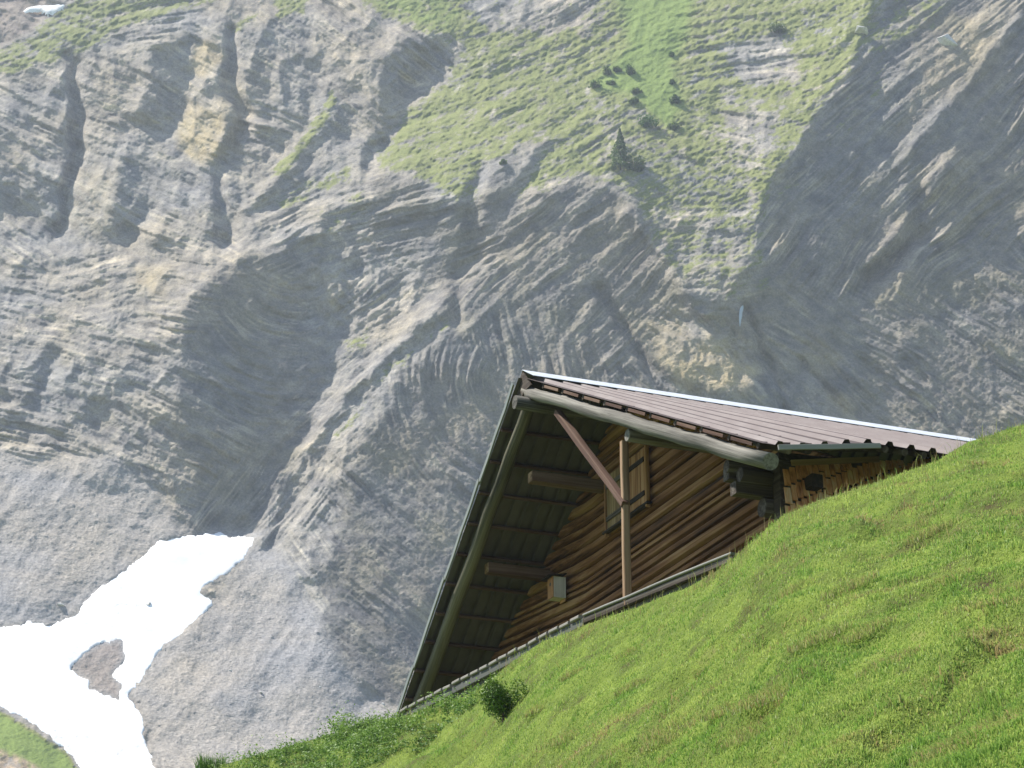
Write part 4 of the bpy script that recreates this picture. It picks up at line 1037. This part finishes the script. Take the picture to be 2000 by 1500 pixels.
# ---- stacked log ends at the corner
for px_, py_, g_, rad, mt, sq in ((1419, 909, 1.55, 0.095, LOGD, 0), (1444, 926, 1.30, 0.105, LOGD, 0), (1418, 926, 1.62, 0.085, LOGD, 1), (1432, 954, 1.45, 0.10, LOGD, 1), (1488, 992, 1.40, 0.14, LOGD, 0), (1512, 908, 1.12, 0.11, LOGD, 2)):
    q = at_g(px_, py_, g_)
    end = np.array([WR + 0.2 if sq < 2 else q[0] + 0.28, g_, q[2]])
    if sq == 1: part('corner_log', beam_mesh(q, end, 0.18, 0.19, (0, 0, 1), 0.005, 2), mt)
    else: part('corner_log', log_mesh(q, end, rad, rad * 1.05, 14, 3), mt)

# ================================================================== THE BIRDHOUSE
bo = at_r(1100, 1172, WR - 0.1)
for _ in range(6): bo = at_r(1100, 1172, WR - 0.08 + bend(bo[1]))
bh = bpy.data.objects.new('birdhouse', None); COL.objects.link(bh)
wloc = lambda q: ORG + RD * q[0] + GD * q[1] + ZD * q[2]
bh.location = wloc(bo); bh.rotation_euler = (0, 0, YAW)
tag(bh, 'small wooden birdhouse fixed to the log gable under the roof', 'birdhouse')
BHW = wood('birdhouse_pale_boards', (0.30, 0.27, 0.24), (0.50, 0.46, 0.42), (0.66, 0.62, 0.58), 'z')
BHF = wood('birdhouse_front', (0.20, 0.09, 0.04), (0.38, 0.19, 0.09), (0.5, 0.3, 0.17), 'z')
Wd, Dp, Ht = 0.26, 0.24, 0.40
def slab(name, a, b, mat, parent):
    a = np.array(a, float); b = np.array(b, float)
    v = [(x, y, z) for x in (a[0], b[0]) for y in (a[1], b[1]) for z in (a[2], b[2])]
    return link_obj(name, mesh_py(name, v, [(0, 1, 3, 2), (4, 6, 7, 5), (0, 4, 5, 1), (2, 3, 7, 6), (0, 2, 6, 4), (1, 5, 7, 3)]), mat, parent)
slab('side_panel', (-Dp, -Wd / 2, 0.0), (0, -Wd / 2 + 0.018, Ht), BHW, bh); slab('side_panel', (-Dp, Wd / 2 - 0.018, 0.0), (0, Wd / 2, Ht), BHW, bh)
slab('back_panel', (-0.02, -Wd / 2 + 0.02, -0.05), (0.0, Wd / 2 - 0.02, Ht + 0.03), BHF, bh); slab('floor_panel', (-Dp + 0.004, -Wd / 2 + 0.02, 0.003), (-0.022, Wd / 2 - 0.02, 0.02), BHW, bh)
fr = slab('front_panel', (-Dp - 0.016, -Wd / 2 + 0.003, 0.004), (-Dp - 0.001, Wd / 2 - 0.003, Ht - 0.004), BHF, bh)
hole = [(-Dp - 0.018, 0.035 * math.cos(2 * math.pi * k / 12), 0.27 + 0.035 * math.sin(2 * math.pi * k / 12)) for k in range(12)]
link_obj('entrance_hole', mesh_py('hole', hole + [(x + 0.012, y, z) for x, y, z in hole], [tuple(range(12)), tuple(reversed(range(12, 24)))] + [(i, (i + 1) % 12, 12 + (i + 1) % 12, 12 + i) for i in range(12)]), STONE, fr)
rv = [(-Dp - 0.12, -Wd / 2 - 0.05, Ht - 0.02), (0.0, -Wd / 2 - 0.05, Ht + 0.045), (0.0, Wd / 2 + 0.05, Ht + 0.045), (-Dp - 0.12, Wd / 2 + 0.05, Ht - 0.02)]
rv += [(x, y, z + 0.022) for x, y, z in rv]
link_obj('lid', mesh_py('lid', rv, [(3, 2, 1, 0), (4, 5, 6, 7)] + [(i, (i + 1) % 4, 4 + (i + 1) % 4, 4 + i) for i in range(4)]), LOGD, bh)

# ================================================================== TILED LEDGE BEFORE THE GABLE
zl = float((ray(1140, 1205) * 36.0)[2])
def on_level(px, py):
    d = ray(px, py); return d * zl / d[2]
la, lb, lc = on_level(792, 1390), on_level(1146, 1203), on_level(1436, 1082)
led = bpy.data.objects.new('tiled_ledge', None); COL.objects.link(led); led.location = la - np.array([0, 0, 1.6])
tag(led, 'low ledge capped with pale tiles between the grass and the gable', 'ledge')
L0 = led.location
def lw(p): return np.array(p) - np.array(L0)
dirv = (lb - la) / np.linalg.norm(lb - la); LL = np.linalg.norm(lb - la); nt_ = 19
for i in range(nt_):
    p0_ = la + dirv * LL * (i / nt_) + np.array([0, 0, 0.0]); p1_ = la + dirv * LL * ((i + 0.80) / nt_)
    z_ = random.uniform(-0.008, 0.008)
    part('tile', beam_mesh(lw(p0_ + [0, 0, z_]), lw(p1_ + [0, 0, z_ + random.uniform(-0.01, 0.012)]), 0.22, 0.06, (0, 0, 1), 0.004, 1, 0.014), TILEM, led)
part('ledge_beam', beam_mesh(lw(la + [0, 0, -0.115]), lw(lb + [0, 0, -0.105]), 0.15, 0.13, (0, 0, 1), 0.004, 6), DARKB, led)
part('coping_board', beam_mesh(lw(lb + [0, 0, 0.005]), lw(lc + [0, 0, 0.005]), 0.18, 0.04, (0, 0, 1), 0.006, 6), FASM, led)
part('ledge_beam', beam_mesh(lw(lb + [0, 0, -0.085]), lw(lc + [0, 0, -0.075]), 0.13, 0.10, (0, 0, 1), 0.005, 6), LOGD, led)
part('base_wall', beam_mesh(lw(la + [0, 0.25, -0.82]), lw(lb + [0, 0.25, -0.82]), 0.25, 1.4, (0, 0, 1), 0.0, 1), STONE, led)
part('base_wall', beam_mesh(lw(lb + [0, 0.25, -0.82]), lw(lc + [0, 0.25, -0.82]), 0.25, 1.4, (0, 0, 1), 0.0, 1), STONE, led)

# ================================================================== HAZE
def haze_box(lo, hi, density, color):
    v = [(x, y, z) for x in (lo[0], hi[0]) for y in (lo[1], hi[1]) for z in (lo[2], hi[2])]
    f = [(0, 1, 3, 2), (4, 6, 7, 5), (0, 4, 5, 1), (2, 3, 7, 6), (0, 2, 6, 4), (1, 5, 7, 3)]
    me = bpy.data.meshes.new('haze'); me.from_pydata(v, [], f); me.update()
    m = bpy.data.materials.new('valley_haze'); m.use_nodes = True
    n = m.node_tree.nodes; n.remove(n['Principled BSDF'])
    pv = n.new('ShaderNodeVolumePrincipled')
    pv.inputs['Color'].default_value = (*color, 1); pv.inputs['Density'].default_value = density; pv.inputs['Anisotropy'].default_value = 0.2
    m.node_tree.links.new(pv.outputs[0], n['Material Output'].inputs['Volume'])
    o = link_obj('haze', me, m)
    return tag(o, 'thin pale blue valley haze before the rock face', 'haze', kind='stuff')
allp = P.reshape(-1, 3)[np.unique(quads)]
lo = allp.min(0); hi = allp.max(0)
haze_box((lo[0] - 20, -60, -40), (hi[0] + 20, hi[1] + 20, hi[2] + 20), 0.00019, (0.75, 0.85, 1.0))
